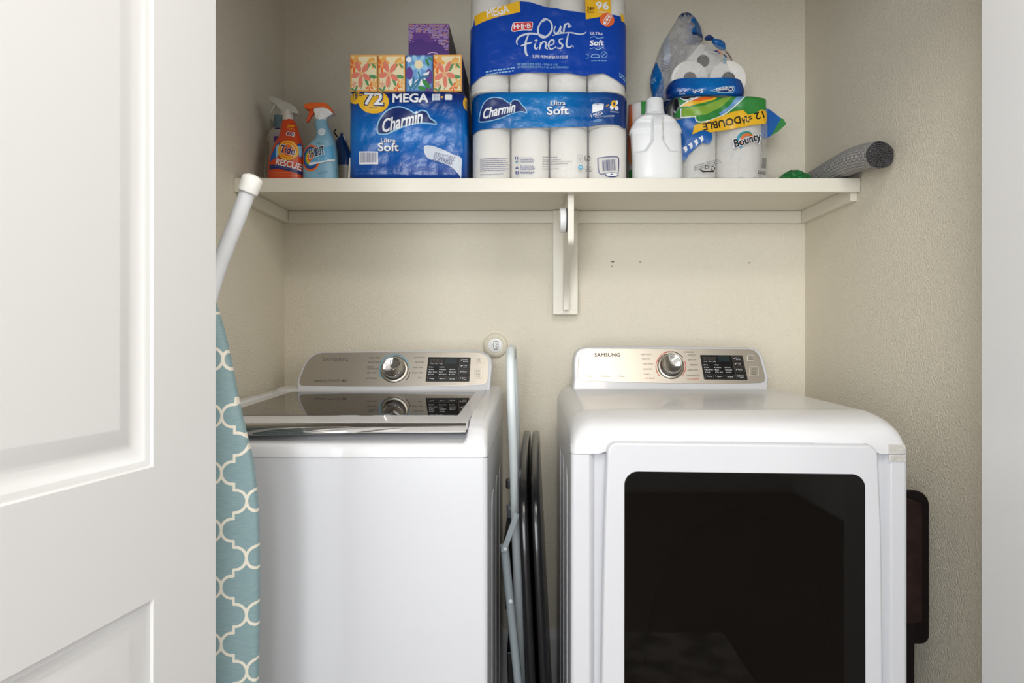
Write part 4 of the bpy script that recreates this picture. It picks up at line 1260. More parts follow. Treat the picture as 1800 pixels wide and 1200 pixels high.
warm = mat('carton_orange', (214, 160, 84), .45); cool = mat('carton_blue', (54, 84, 150), .45); plum = mat('carton_dusk', (96, 90, 112), .45)
tissue_box('orange floral tissue box with a dark blue left edge, far left of the row', 615.5, 664.3, YT, TB0, TB1, cool, art_warm, 1)
tissue_box('orange floral tissue box, second in the row beside the blue one', 664.7, 712.3, YT, TB0, TB1, warm, art_warm, 2)
tissue_box('blue tissue box with pale flowers, the only blue front in the row', 712.8, 761.2, YT, TB0, TB1 - .001, cool, art_cool, 3)
tissue_box('paler orange floral tissue box at the right end of the row', 761.6, 812, YT, TB0, TB1 + .0005, plum, art_warm, 4)
def art_purple(k, rnd):
    k.rect(0, 0, 1, 1, mat('print_violet', (92, 52, 132), .4), 0, 0)
    k.poly([(0, .55), (.3, .45), (.5, .6), (.9, .5), (1, .7), (1, 1), (0, 1)], mat('print_violet_deep', (74, 40, 118), .4), 1, 1)
    j = 0
    y = .03
    while y < .80:
        x = .02 + (j % 2) * .022
        while x < .99:
            lim = .18 + .55 * (x - .35) ** 2 * 2 + .32 * x + (.25 if x < .12 else 0)
            if y < lim + rnd.uniform(-.06, .06) and rnd.random() < .85:
                k.arc(x, y, .015, .016, 10, 170, .013, I['lilac'] if rnd.random() < .75 else I['tan'], 2, 5)
            x += .044
        y += .036; j += 1
    k.arc(.6, .95, .12, .05, 180, 360, .02, I['lilac'], 2, 8)
tissue_box('purple tissue box with pale scale marks, lying on top of the row', 718, 789.5, 1.955, TB1 + .0012, TB1 + .0935, mat('carton_greyviolet', (104, 92, 96), .5), art_purple, 5)

# --- clear packs with rolls
def roll_mesh(r, h, hole=.020):
    m = MB()
    e = .004
    m.lathe((0, 0, 0), (0, 0, 1), [(0, hole), (0, r - e), (e * .4, r - e * .3), (e, r), (h - e, r), (h - e * .4, r - e * .3), (h, r - e), (h, hole)], M['paper'], 40)
    m.lathe((0, 0, 0), (0, 0, 1), [(h, hole), (h - .002, hole - .0015), (.002, hole - .0015), (0, hole)], M['core'], 24)
    return m
def put_rolls(parent, spots, r, h, rot=None):
    first = None
    org = parent_world(parent)
    for p in spots:
        if first is None:
            o = first = roll_mesh(r, h).build('roll'); 
        else:
            o = first.copy(); col.objects.link(o)
        o.parent = parent; o.location = Vector(p) - org
        if rot: o.rotation_euler = rot
    return first

def lobes4(A, amp=.003, off=0.0):
    return lambda x, z, u: A * (1 - (math.sin((u + 1) * math.pi * 2) ** 2 + .004) ** .4) + amp * nz(x, z, 16, off) + .5 * amp * nz(x, z, 45, off + 3)

def curve_px(tab, Y):
    def f(x):
        px = CX + x * F / Y
        return zy(ramp(px, tab), Y)
    return f

def build_clear_pack():
    Y = 1.93; x0, x1, d = xx(826.5, Y), xx(1107, Y), .123; yc = Y + d
    z0, z1 = shelf_z(), PT + .0005
    t = thing('toilet_paper_pack', ((x0 + x1) / 2, yc, z0), 'clear toilet paper pack with a wide teal blue band, beneath the taller pack', 'toilet paper pack', 'toilet paper packs')
    lf = Loft(pack_rows(x0, x1, d, z0, z1, .020), yc, 6, lobes4(.0045, .0025))
    r = (x1 - x0) / 8 - .0012
    ha, hb = .1535, z1 - z0 - .1535 - .008
    for zq, hq in ((z0 + .003, ha), (z0 + .004 + ha, hb)):
        put_rolls(t, [(x0 + (x1 - x0) / 8 * (2 * i + 1), y, zq) for y in (Y + r + .0095, Y + 3 * r + .011) for i in range(4)], r - .001, hq)
    zs = sorted(set([q[0] for q in lf.rows] + [z0 + .02 + (z1 - z0 - .04) * k / 28 for k in range(29)]))
    m = MB(); lf.mesh(m, M['film'], 280, zs=zs); w = m.build('plastic_wrap', t, 60)
    zb = curve_px([(826, 231), (845, 226), (890, 224.6), (895, 225.5), (960, 224), (1033, 222.5), (1040, 221), (1062, 218.5), (1086, 218), (1098, 222), (1108, 216)], Y)
    m = MB()
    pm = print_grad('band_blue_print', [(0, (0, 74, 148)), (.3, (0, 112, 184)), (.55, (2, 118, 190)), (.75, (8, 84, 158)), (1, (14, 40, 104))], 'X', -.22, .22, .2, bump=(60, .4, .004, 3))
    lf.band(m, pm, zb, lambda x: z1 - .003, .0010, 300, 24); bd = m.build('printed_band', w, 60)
    k = Ink(crop(lf.ink_fn(Y), 830, 150, 6.43), BASE_LIFT + .0012, .0003, .005)
    c = smooth2([(70, 395), (75, 330), (100, 240), (150, 165), (235, 132), (330, 140), (400, 180), (425, 190), (470, 155), (530, 170), (565, 220), (605, 260), (620, 320), (560, 305), (450, 325), (330, 375), (230, 400), (130, 412)])
    cloud(k, c, shrink(c, 11))
    k.text('Charmin', 112, 224, 494, 338, I['white'], 5, .05, .55, 12)
    k.build('logo_print', bd)
    for dx, l, mm, b in ((5, 2, 'navy', .05), (0, 4, 'white', .02)):
        k.text('Ultra', 888 + dx, 175 + dx, 1055 + dx, 228 + dx, I[mm], l, b); k.text('Soft', 845 + dx, 240 + dx, 1090 + dx, 332 + dx, I[mm], l, b + .02)
    k.build('name_print', bd)
    k.poly([(1360, 215), (1488, 215), (1482, 272), (1435, 290), (1358, 310)], I['white'], 2, 1); k.ell(1424, 215, 64, 11, I['silver'], 3); k.ell(1418, 214, 16, 4, I['navy'], 4)
    k.line([(1512, 240), (1545, 226)], 5, I['yellow'], 2); k.line([(1512, 228), (1545, 214)], 5, I['yellow'], 2)
    for x, y in ((1580, 245), (1635, 250), (1635, 185)): k.ell(x, y, 24 if y > 200 else 16, 26, I['white'], 2)
    k.ell(1603, 205, 30, 40, I['yellow'], 3); k.ell(1605, 205, 10, 20, I['navy'], 4)
    k.text('REGULAR', 1562, 285, 1662, 303, I['silver'], 2); k.text('1 MEGA', 1342, 310, 1480, 345, I['white'], 3, .02, 0, 14); k.text('ROLL TO GUARANTEED', 1390, 340, 1610, 360, I['silver'], 3, .01, 0, 4)
    k.ell(1420, 398, 55, 18, mat('print_mist', (92, 140, 186), .4), 2, -8)
    k.build('band_lettering', bd)
    k = Ink(crop(lf.ink_fn(Y), 830, 150, 6.43), BASE_LIFT, .0003, .005)
    nb = I['inkblue']
    k.smalltext(85, 818, 420, 7, 22.5, 9, nb, 0, -1.2, 11, .12); k.smalltext(85, 997, 360, 1, 20, 7, nb, 0, 0, 12, 0)
    k.rect(482, 805, 518, 838, nb); k.text('f', 494, 808, 510, 838, I['white'], 2, .05); k.poly([(484, 850), (500, 858), (520, 848), (512, 872), (494, 876)], I['teal'])
    k.poly([(484, 942), (506, 903), (528, 942)], nb); k.rect(504, 915, 509, 933, I['white'], 2, 0); k.ell(508, 985, 22, 20, nb); k.arc(512, 985, 9, 9, 60, 300, 5, I['white'], 2, 10)
    for y in (815, 838, 862, 908, 928, 945, 975, 990): k.smalltext(540, y, 730, 1, 20, 8, nb, 0, -1, int(y), .3)
    k.smalltext(795, 805, 960, 1, 20, 10, I['grey'], 0, 0, 20, 0)
    for y, e in ((838, 1000), (860, 1130), (886, 1085), (914, 868), (940, 980)): k.smalltext(795, y, e, 1, 20, 7, I['grey'], 0, 1, int(y), 0)
    k.build('wrap_lettering', w)
    k.line([(1190, 780), (1246, 780), (1246, 875), (1190, 875), (1190, 780)], 2, I['grey']); k.arc(1218, 812, 14, 20, 0, 360, 4, I['grey'], 0, 14); k.line([(1218, 832), (1218, 858)], 4, I['grey'])
    k.arc(1302, 822, 32, 30, 0, 360, 6, I['black'], 0, 24); k.line([(1282, 820), (1298, 838), (1322, 805)], 9, I['black'])
    k.ell(1224, 925, 28, 27, I['flag']); k.text('PG', 1208, 914, 1240, 936, I['white'], 2, .03)
    for a in (90, 210, 330):
        for cx_ in (1300, 1340): k.arc(cx_, 935, 16, 18, a, a + 85, 6, I['black'], 0, 6)
    k.rect(1282, 962, 1358, 970, I['black'])
    k.build('recycling_marks', w)
    k.line([(1420, 820), (1520, 808), (1640, 800), (1662, 840), (1655, 980)], 10, nb, 0, 4); k.line([(1420, 820), (1436, 990), (1505, 992)], 10, nb, 0, 3)
    k.ell(1582, 1004, 80, 28, nb, 0, -3); k.ell(1582, 1002, 70, 20, I['white'], 1, -3); k.ell(1580, 1000, 18, 6, nb, 2)
    x = 1470; rnd = random.Random(6)
    while x < 1620:
        w_ = rnd.choice((3, 5, 8)); k.poly([(x, 845 - (x - 1470) * .13), (x + w_, 845 - (x - 1470) * .13), (x + w_ + 8, 968 - (x - 1470) * .12), (x + 8, 968 - (x - 1470) * .12)], nb, 0, 1); x += w_ + rnd.choice((4, 6, 8))
    k.build('barcode_print', w)
build_clear_pack()

def build_tall_pack():
    Y = 1.945; x0, x1, d = xx(823.5, Y), xx(1105.5, Y), .116; yc = Y + d
    z0 = PT + .0014; z1 = z0 + .292
    t = thing('toilet_paper_pack', ((x0 + x1) / 2, yc, z0), 'deep blue and white toilet paper pack with script lettering, on top of the clear pack', 'toilet paper pack', 'toilet paper packs')
    lf = Loft(pack_rows(x0, x1, d, z0, z1, .022), yc, 6, lobes4(.0035, .003, 4))
    r = (x1 - x0) / 8 - .0012; hh = (z1 - z0 - .008) / 2
    put_rolls(t, [(x0 + (x1 - x0) / 8 * (2 * i + 1), y, z0 + .003 + j * (hh + .001)) for j in range(2) for y in (Y + r + .0095,) for i in range(4)], r - .001, hh)
    zs = sorted(set([q[0] for q in lf.rows] + [z0 + .022 + (z1 - z0 - .044) * k / 28 for k in range(29)]))
    m = MB(); lf.mesh(m, M['film'], 280, zs=zs); w = m.build('plastic_wrap', t, 60)
    zlo = curve_px([(822, 143), (832, 141), (845, 133.5), (863, 129), (893, 131.5), (897, 131), (920, 127), (962, 128), (998, 129), (1028, 133.5), (1040, 130), (1061, 129), (1078, 137), (1095, 144), (1108, 146)], Y)
    zhi = curve_px([(822, 42), (831, 40), (834, 24), (870, 15), (913, 2), (930, 4), (965, 13), (1000, 19), (1028, 23), (1075, 24), (1092, 25), (1107, 40)], Y)
    m = MB(); lf.band(m, mat('royal_blue_print', (10, 66, 168), .22, bump=(55, .4, .004, 3)), zlo, zhi, .0010, 300, 28); bd = m.build('printed_band', w, 60)
    k = Ink(crop(lf.ink_fn(Y), 800, 0, 3.636), BASE_LIFT + .0012, .0003, .005)
    k.poly([(118, 86), (220, 62), (320, 32), (412, 5), (417, 78), (320, 98), (220, 124), (125, 150)], I['yellow'], 0, 2)
    k.text('MEGA', 200, 45, 345, 100, I['white'], 3, .03, 0, 13); k.text('ROLLS', 246, 88, 306, 105, I['white'], 3, .01, 0, 12)
    k.build('banner_print', bd)
    k.poly([(830, -40), (995, -40), (995, 95), (835, 125)], I['yellow'], 0, 2); k.text('24=', 842, 42, 890, 68, I['black'], 3, .03); k.text('ROLLS', 844, 72, 886, 84, I['black'], 3)
    k.text('96', 900, 12, 982, 62, I['white'], 3, .05); k.text('REGULAR', 918, 74, 972, 84, I['white'], 3)
    k.poly([(1062, 70), (1084, 76), (1090, 120), (1066, 118)], I['yellow'], 0)
    k.ell(972, 126, 47, 45, mat('print_orange_badge', (236, 106, 52), .35), 4)
    for i in range(3): k.ell(958 + 13 * i, 146 - 20 * i, 8, 10, I['white'], 6, 25)
    k.line([(946, 138), (952, 160), (970, 158), (1000, 108), (994, 90), (976, 94), (946, 138)], 4, I['white'], 6, 3)
    k.poly(smooth2([(360, 195), (364, 165), (375, 145), (430, 142), (485, 141), (497, 150), (494, 180), (486, 198), (430, 195), (380, 203)], 3), I['white'], 2)
    k.poly(smooth2([(364, 192), (368, 166), (378, 149), (430, 146), (483, 145), (493, 153), (490, 178), (483, 193), (430, 191), (382, 198)], 3), I['red'], 4)
    k.text('H·E·B', 374, 154, 484, 186, I['white'], 6, .05, 0, 2)
    wv = I['silver']
    def st(p, w_=13, tp=True): k.line(p, w_, wv, 3, 6, taper=tp)
    st([(600, 128), (572, 120), (545, 150), (530, 190), (536, 225), (562, 242), (592, 228), (616, 195), (618, 158), (604, 132), (580, 126), (560, 142)])
    st([(642, 168), (632, 198), (642, 216), (662, 204), (676, 170), (671, 200), (686, 212), (700, 196)], 12)
    st([(702, 152), (697, 180), (692, 208)], 12); st([(697, 182), (714, 154), (730, 158), (724, 176), (744, 168)], 11)
    st([(398, 290), (394, 262), (420, 232), (480, 219), (540, 224), (580, 238)], 13); st([(470, 224), (452, 270), (449, 318), (456, 350), (468, 360)], 15); st([(420, 296), (455, 284), (492, 276)], 11)
    st([(516, 278), (508, 302), (518, 316), (530, 306)], 12); k.poly([(517, 246), (521, 258), (531, 262), (521, 266), (517, 278), (513, 266), (503, 262), (513, 258)], wv, 3)
    st([(548, 272), (544, 298), (538, 322)], 12); st([(543, 300), (562, 270), (582, 276), (578, 304), (592, 316)], 12)
    st([(600, 292), (628, 282), (630, 260), (610, 260), (596, 290), (612, 316), (646, 300)], 11)
    st([(690, 252), (668, 256), (668, 276), (686, 292), (676, 312), (650, 308)], 12)
    st([(726, 208), (714, 262), (712, 296), (728, 308), (748, 294)], 13); st([(622, 228), (680, 216), (740, 211), (790, 220), (822, 218), (838, 204)], 9)
    k.ell(754, 302, 4, 4, wv, 3)
    k.text('SUPER PREMIUM BATH TISSUE', 495, 356, 720, 376, I['white'], 3, .01, 0, -1)
    k.text('284 SHEETS PER ROLL - 3.9 IN X 4 IN', 392, 406, 656, 420, I['paleblue'], 3, 0, 0, -1); k.text('264 HOJAS DOBLES DE 9.9 cm X 10.1 cm EN CADA ROLLO', 400, 424, 724, 442, I['paleblue'], 3, 0, 0, -1)
    k.smalltext(195, 455, 380, 2, 18, 8, I['paleblue'], 3, 8, 14, .05); k.smalltext(1052, 455, 1105, 2, 18, 9, I['paleblue'], 3, -22, 15, .0)
    k.build('name_print', bd)
    k.text('ULTRA', 866, 208, 944, 226, I['white'], 3, .02, 0, -4); k.text('Soft', 860, 258, 950, 292, I['white'], 3, .05, .1)
    k.line([(862, 240), (890, 236), (915, 248), (950, 240)], 4, I['paleblue'], 3, 4); k.line([(862, 312), (890, 306), (915, 316), (950, 300)], 4, I['paleblue'], 3, 4)
    k.arc(896, 360, 26, 14, 160, 380, 4, I['paleblue'], 3); k.line([(872, 366), (922, 366)], 4, I['paleblue'], 3); k.arc(952, 350, 19, 19, 0, 360, 3, I['paleblue'], 3); k.line([(940, 360), (962, 338)], 4, I['paleblue'], 3); k.line([(832, 345), (852, 350), (850, 370), (834, 372)], 3, I['paleblue'], 3)
    k.smalltext(870, 386, 970, 1, 12, 6, I['paleblue'], 3, 0, 16, 0)
    k.build('band_lettering', bd)
build_tall_pack()

# --- white jug
def build_jug():
    Y = 1.94; yc = 1.972
    R = rows_px([(319, 1121, 1196, .040), (315, 1117, 1200.5, .046), (306, 1115, 1202.5, .050), (285, 1114.5, 1202, .051), (266, 1114, 1202, .051), (240, 1112.5, 1201, .051), (229.5, 1111.5, 1200.5, .050), (228.5, 1109.5, 1202, .052), (223, 1110, 1201, .052), (215, 1113.5, 1197, .049), (208, 1118, 1191, .044), (202, 1125, 1183, .036), (197.5, 1133, 1175, .026), (194, 1137, 1171, .021), (188, 1138, 1170, .020)], Y)
    R[0] = (shelf_z(),) + R[0][1:]
    xb = xx(1155, Y)
    def sm(a, b, v):
        t = max(0, min(1, (v - a) / (b - a))); return t * t * (3 - 2 * t)
    def disp(x, z, u):
        zl = zy(268, Y) + .35 * max(0, .028 - abs(x - xb)) ** 1.0 * 1.2
        hb = .012 + .016 * sm(zy(250, Y), zy(268, Y), z) * 0 + .020 * (1 - sm(zy(270, Y), zy(246, Y), z))
        k = sm(hb, hb + .006, abs(x - xb)) * sm(zy(269, Y), zy(265, Y), z) * (1 - sm(zy(214, Y), zy(203, Y), z))
        return .017 * k
    t = thing('laundry_jug', (xx(1158, Y), yc, shelf_z()), 'plain white plastic jug with a ribbed screw cap, right of the clear pack', 'jug')
    lf = Loft(R, yc, 3.0, disp)
    m = MB(); lf.mesh(m, M['white_plastic'], 140, 90); m.build('body', t, 60)
    c = Vector((xx(1154, Y), yc, zy(194, Y))); s = Y / F
    m = MB(); m.lathe(c, (0, 0, 1), [(0, .001), (0, 17.6 * s), (2.2 * s, 17.6 * s), (2.6 * s, 16.4 * s), (5 * s, 16.2 * s), (5 * s, .001)], M['white_plastic'], 48)
    n = 96; V = []; prof = [(5.2, 15.2), (6, 15.6), (24, 14.6), (26.2, 13.6), (26.8, 12)]
    for h_, r_ in prof:
        for j in range(n):
            a = 2 * math.pi * j / n; r2 = r_ + (.35 if j % 3 == 0 and h_ < 25 else 0)
            V.append(c + Vector((math.cos(a) * r2 * s, math.sin(a) * r2 * s, h_ * s)))
    m.add(V, [(i * n + j, i * n + (j + 1) % n, (i + 1) * n + (j + 1) % n, (i + 1) * n + j) for i in range(4) for j in range(n)], M['white_plastic'], True)
    m.add(V[-n:], [list(range(n))], M['white_plastic']); m.build('cap', t, 25)
build_jug()

# --- paper towel packs
def build_towel_pack_behind():
    Y = 2.09; x0, x1, d = xx(1106, Y), xx(1164, Y), .05; yc = Y + d
    z0, z1 = shelf_z(), zy(172, Y)
    t = thing('paper_towel_pack', ((x0 + x1) / 2, yc, z0), 'clear paper towel pack with green and orange print, mostly hidden behind the white jug', 'paper towel pack', 'paper towel packs')
    lf = Loft(pack_rows(x0, x1, d, z0, z1, .02), yc, 3.5, lambda x, z, u: .004 * nz(x, z, 18, 7))
    put_rolls(t, [((x0 + x1) / 2, yc, z0 + .004)], .043, z1 - z0 - .012)
    m = MB(); lf.mesh(m, M['film'], 72, 30); w = m.build('plastic_wrap', t, 60)
    k = Ink(lf.ink_fn(Y), .0008)
    k.rect(1127, 178, 1136, 201, I['green']); k.poly([(1106, 178), (1111, 182), (1113, 240), (1111, 290), (1106, 275)], I['orange']); k.ell(1116, 286, 3.2, 10, I['coral'], 1); k.ell(1116, 286, 2, 7.5, I['white'], 2)
    k.poly([(1107, 298), (1112, 296), (1114, 328), (1107, 328)], I['green'], 1); k.rect(1110, 255, 1113, 285, I['leaf'], 1)
    k.build('printed_design', w)
build_towel_pack_behind()

def build_towel_pack():
    Y = 2.03; x0, x1, d = xx(1187, Y), xx(1355, Y), .112; yc = Y + d
    z0, z1 = shelf_z(), zy(167, Y)
    t = thing('paper_towel_pack', ((x0 + x1) / 2, yc, z0), 'torn paper towel pack with green, yellow and blue print, right of the white jug', 'paper towel pack', 'paper towel packs')
    lf = Loft(pack_rows(x0, x1, d, z0, z1, .014), yc, 10, lambda x, z, u: .004 * nz(x, z, 14, 1) + .0035 * nz(x, z, 34, 6) + .006 * (1 - (math.sin((u + 1) * math.pi) ** 2 + .004) ** .4))
    r = (x1 - x0) / 4 - .001
    put_rolls(t, [(x0 + r + .001 + i * 2 * r, Y + r + .012, z0 + .003) for i in range(2)], r - .002, z1 - z0 - .014)
    zs = sorted(set([q[0] for q in lf.rows] + [z0 + .014 + (z1 - z0 - .028) * k / 40 for k in range(41)]))
    m = MB(); lf.mesh(m, M['film_crease'], 280, zs=zs); w = m.build('plastic_wrap', t, 60)
    k = Ink(crop(lf.ink_fn(Y), 1090, 150, 6.0), BASE_LIFT, .0003, .005)
    k.poly([(575, 300), (640, 220), (620, 108), (830, 106), (1100, 104), (1310, 108), (1548, 125), (1555, 240), (1450, 290), (1340, 310), (1200, 300), (1050, 340), (900, 410), (790, 400), (660, 345)], I['green'], 0, 3)
    k.poly([(670, 240), (880, 215), (1050, 150), (1115, 106), (1200, 106), (1060, 232), (900, 312), (660, 330), (650, 285)], I['lime'], 1, 2)
    k.poly([(690, 180), (800, 140), (900, 112), (1040, 106), (1000, 150), (870, 185), (740, 218), (640, 215)], I['yellow'], 2, 2)
    k.poly([(720, 172), (810, 138), (900, 110), (1035, 106), (960, 140), (850, 165)], I['orange'], 3, 2)
    k.poly([(1240, 108), (1318, 108), (1180, 232), (1062, 318), (1042, 292), (1150, 220)], I['ltblue'], 2, 2)
    for p in ([(1326, 108), (1190, 236), (1062, 325), (900, 384), (810, 385), (790, 330)], [(800, 330), (660, 335), (645, 290), (650, 238)], [(640, 215), (700, 176), (800, 138), (850, 108)]): k.line(p, 12, I['white'], 4, 4)
    k.poly([(560, 108), (612, 108), (626, 200), (592, 280), (560, 300)], I['black'], 3, 2); k.line([(565, 190), (600, 270)], 12, I['silver'], 4)
    k.poly([(632, 108), (826, 108), (790, 140), (770, 150), (740, 142), (712, 160), (672, 156), (640, 130)], I['white'], 5, 2); k.poly([(642, 108), (812, 108), (782, 132), (748, 130), (712, 148), (678, 144), (652, 126)], I['black'], 6, 2)
    k.poly([(600, 350), (790, 345), (805, 400), (752, 515), (860, 480), (965, 480), (972, 560), (940, 622), (862, 608), (730, 720), (690, 790), (600, 780)], I['blue'], 1, 3)
    k.poly([(780, 425), (900, 392), (1100, 312), (1200, 272), (1300, 262), (1350, 312), (1430, 290), (1500, 250), (1552, 268), (1558, 360), (1540, 402), (1400, 420), (1250, 448), (1100, 472), (950, 500), (870, 472), (760, 522)], I['yellow'], 5, 3)
    k.text('DOUBLE', 865, 364, 1275, 442, I['black'], 8, .035, 0, 192); k.text('=24', 1285, 322, 1392, 396, I['black'], 8, .035, 0, 205); k.text('12', 1418, 280, 1518, 356, I['black'], 8, .035, 0, 196)
    for i in range(4):
        x, y = 660 + 55 * i, 660 - 34 * i
        k.poly([(x, y), (x + 38, y - 24), (x + 52, y + 20), (x + 30, y + 50), (x + 22, y + 20)], I['white'], 4, 1)
    k.arc(1330, 580, 90, 84, 120, 300, 26, I['flag'], 2); k.arc(1345, 580, 62, 62, 150, 330, 26, I['orange'], 2); k.arc(1335, 570, 74, 74, 200, 320, 12, I['green'], 3)
    k.text('Bounty', 1180, 522, 1505, 650, I['white'], 4, .10, .15, 17); k.text('Bounty', 1192, 532, 1495, 642, I['black'], 6, .045, .15, 17)
    for cx_, cy_ in ((915, 862), (978, 874)):
        for a in (90, 210, 330): k.arc(cx_, cy_, 20, 20, a, a + 85, 9, I['black'], 2, 6)
    k.poly([(830, 880), (900, 905), (1000, 895), (985, 915), (870, 918)], I['black'], 1, 1); k.smalltext(780, 850, 1130, 3, 20, 7, I['grey'], 1, 16, 22, .3)
    for i in range(6): k.rect(1500 + 9 * i, 760, 1504 + 9 * i, 870, I['black'], 2, 1)
    k.smalltext(1455, 895, 1550, 3, 14, 8, I['black'], 2, 0, 23, 0)
    for p in ([(1030, 480), (1040, 560), (1035, 640)], [(700, 800), (850, 680), (1000, 620)], [(1080, 690), (1200, 660), (1180, 760)], [(1300, 700), (1250, 820), (1330, 900)]): k.line(p, 3, I['silver'], 1, 4)
    k.build('printed_design', w)
    # flap of torn wrap hanging out at the right
    yf = 2.10
    P = lambda x, y, dy=0: W(1090 + x / 6, 150 + y / 6, yf) + Vector((0, dy, 0))
    m = MB()
    blue, grn = I['blue'], I['green']
    m.prism([P(1470, 230), P(1575, 252), P(1690, 352, -.006), P(1650, 440, .004), P(1590, 530), P(1540, 560), P(1470, 540)], (0, .003, 0), blue); m.prism([P(1690, 352, -.006), P(1712, 368, -.01), P(1738, 420, -.012), P(1660, 492, .0), P(1590, 530), P(1650, 440, .004)], (0, .003, 0), grn)
    m.build('torn_flap', t)
    # loose clear film spread on the shelf edge
    def sheet(u, v):
        px = 1212 + 163 * u; Yq = SF - .0065 + .050 * v
        x = (px - CX) * 1.93 / F
        z = SZ + .0015 + .016 * abs(nz(x, Yq, 22, 3)) * (.25 + v) + .010 * abs(nz(x, Yq, 60, 8)) * v + .020 * max(0, u - .62) * v
        return Vector((x, Yq - .003 * math.sin(9 * u), z))
    m = MB(); m.grid(sheet, 70, 26, M['film_crease']); m.build('loose_wrap', t, 180)
build_towel_pack()

def build_open_pack():
    Y = 2.063
    z0 = zy(167, 2.03) + .0032
    t = thing('toilet_paper_pack', (xx(1243, Y), 2.06, z0), 'torn open toilet paper bag showing roll ends, on top of the paper towels', 'toilet paper pack', 'toilet paper packs')
    R_ = .0570
    zb = z0 + R_ + .002
    xa, xb_ = xx(1213, Y), xx(1280.5, Y)
    sp = [(xa, 2.171, zb), (xb_, 2.171, zb), (xa, 2.281, zb), (xb_, 2.281, zb), (xx(1236.5, 2.172), 2.282, zb + .0985)]
    put_rolls(t, sp, R_ - .001, .108, (math.pi / 2, 0, 0))
    # printed lower band in front of the rolls
    yb, xb0, xb1 = 2.030, xx(1175, 2.030), xx(1317.5, 2.030)
    lf = Loft([(z0, xb0 + .02, xb1 - .02, .095), (z0 + .004, xb0 + .006, xb1 - .006, .104), (z0 + .016, xb0, xb1, .108), (z0 + .036, xb0 + .003, xb1 - .004, .106), (z0 + .050, xb0 + .010, xb1 - .009, .103)], yb + .108, 5, lambda x, z, u: .004 * nz(x, z, 30, 2))
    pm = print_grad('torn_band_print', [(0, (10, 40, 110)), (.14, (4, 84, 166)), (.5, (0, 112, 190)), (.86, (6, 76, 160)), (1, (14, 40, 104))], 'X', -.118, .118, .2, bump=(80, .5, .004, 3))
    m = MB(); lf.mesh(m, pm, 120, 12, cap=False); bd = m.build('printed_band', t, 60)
    k = Ink(crop(lf.ink_fn(2.030), 1130, 0, 6.665), .0010, .0003, .005)
    k.poly([(780, 1062), (860, 1040), (960, 1010), (1070, 1002), (1080, 1040), (1062, 1082), (900, 1088), (850, 1072)], I['paleblue'], 0, 2); k.poly([(805, 1063), (870, 1047), (960, 1018), (1062, 1010), (1070, 1040), (1054, 1075), (900, 1080), (850, 1066)], I['navy'], 1, 2)
    k.text('Charmin', 858, 1022, 1056, 1074, I['white'], 3, .04, .25, 185); k.text('Soft', 578, 1046, 708, 1086, I['white'], 2, .04, 0, 182); k.text('72', 430, 1056, 508, 1092, I['silver'], 2, .02, 0, 182)
    k.build('band_lettering', bd)
    # clear part of the bag over the rolls
    Yf = 2.045
    rows = rows_px([(171, 1166, 1318, .10), (160, 1161, 1321, .112), (140, 1164, 1313, .114), (120, 1172, 1309, .112), (102, 1184, 1302, .108), (84, 1188, 1298, .104), (72, 1195, 1285, .094), (64, 1202, 1272, .075), (58, 1215, 1254, .04)], Yf)
    rows[0] = (z0 + .0005,) + rows[0][1:]
    lb = Loft(rows, 2.160, 3.0, lambda x, z, u: .005 * nz(x, z, 20, 9) + .004 * nz(x, z, 50, 3))
    m = MB(); lb.mesh(m, M['film_crease'], 160, 60, cap=False); bag = m.build('clear_bag', t, 60)
    k = Ink(crop(lb.ink_fn(Yf), 1130, 0, 6.665), .0010, .0003, .005)
    k.poly([(965, 556), (1030, 580), (1105, 650), (1165, 740), (1195, 830), (1160, 885), (1150, 800), (1110, 700), (1040, 620)], I['brown'], 0, 2)
    k.rect(1045, 750, 1118, 838, I['paleblue'], 0, 1); k.rect(1060, 765, 1082, 790, I['navy'], 1, 0); k.rect(1090, 765, 1108, 790, I['inkblue'], 1, 0)
    k.poly([(840, 580), (880, 568), (930, 600), (900, 612)], I['navy'], 0, 0); k.poly([(880, 575), (905, 580), (960, 630), (935, 622)], I['orange'], 1, 0); k.poly([(950, 600), (1010, 640), (990, 652), (960, 625)], I['navy'], 0, 0)
    k.rect(950, 645, 990, 720, mat('print_pale_strip', (150, 184, 206), .4), 0, 1); k.line([(640, 500), (700, 560), (760, 590), (960, 600)], 7, I['silver'], 0, 4)
    k.build('bag_print', bag)
    # crumpled empty end of the bag, standing up behind
    Yc = 2.15
    rows = rows_px([(176, 1155, 1166, .012), (160, 1150, 1172, .024), (140, 1146.5, 1184, .034), (120, 1149, 1196, .040), (100, 1156, 1210, .044), (82, 1162, 1226, .044), (63, 1171, 1240, .040), (50, 1179, 1238.5, .036), (35, 1188, 1234, .028), (25, 1194, 1227, .020), (16, 1200, 1219, .012), (12.5, 1206, 1213, .005)], Yc)
    rows[0] = (z0 + .003,) + rows[0][1:]
    lc = Loft(rows, Yc + .036, 2.2, lambda x, z, u: .011 * nz(x, z, 24, 5) + .006 * nz(x, z, 60, 2))
    blue = mat('crumpled_blue_print', (10, 98, 170), .25, bump=(90, .6, .006, 3)); nvy = mat('crumpled_navy_print', (16, 52, 116), .25, bump=(90, .6, .006, 3)); pale = mat('crumpled_pale_print', (176, 182, 194), .3, bump=(70, .6, .008, 3))
    def mf(x, z, y):
        px, py = CX + x * F / (Yc + .01), CY - (z - H) * F / (Yc + .01)
        if py < 24 + 3 * math.sin(px): return nvy if px < 1215 else blue
        e = 1217 + 3 * math.sin(py * .3) if py < 62 else 9999
        if px > e and py < 60: return blue
        if px > 1215 and 60 <= py < 66: return nvy
        if py > 97 and px < 1152 + (py - 97) * .26: return blue
        if px < 1176 and 50 < py < 118 and px > 1166: return pale
        return M['film_fog']
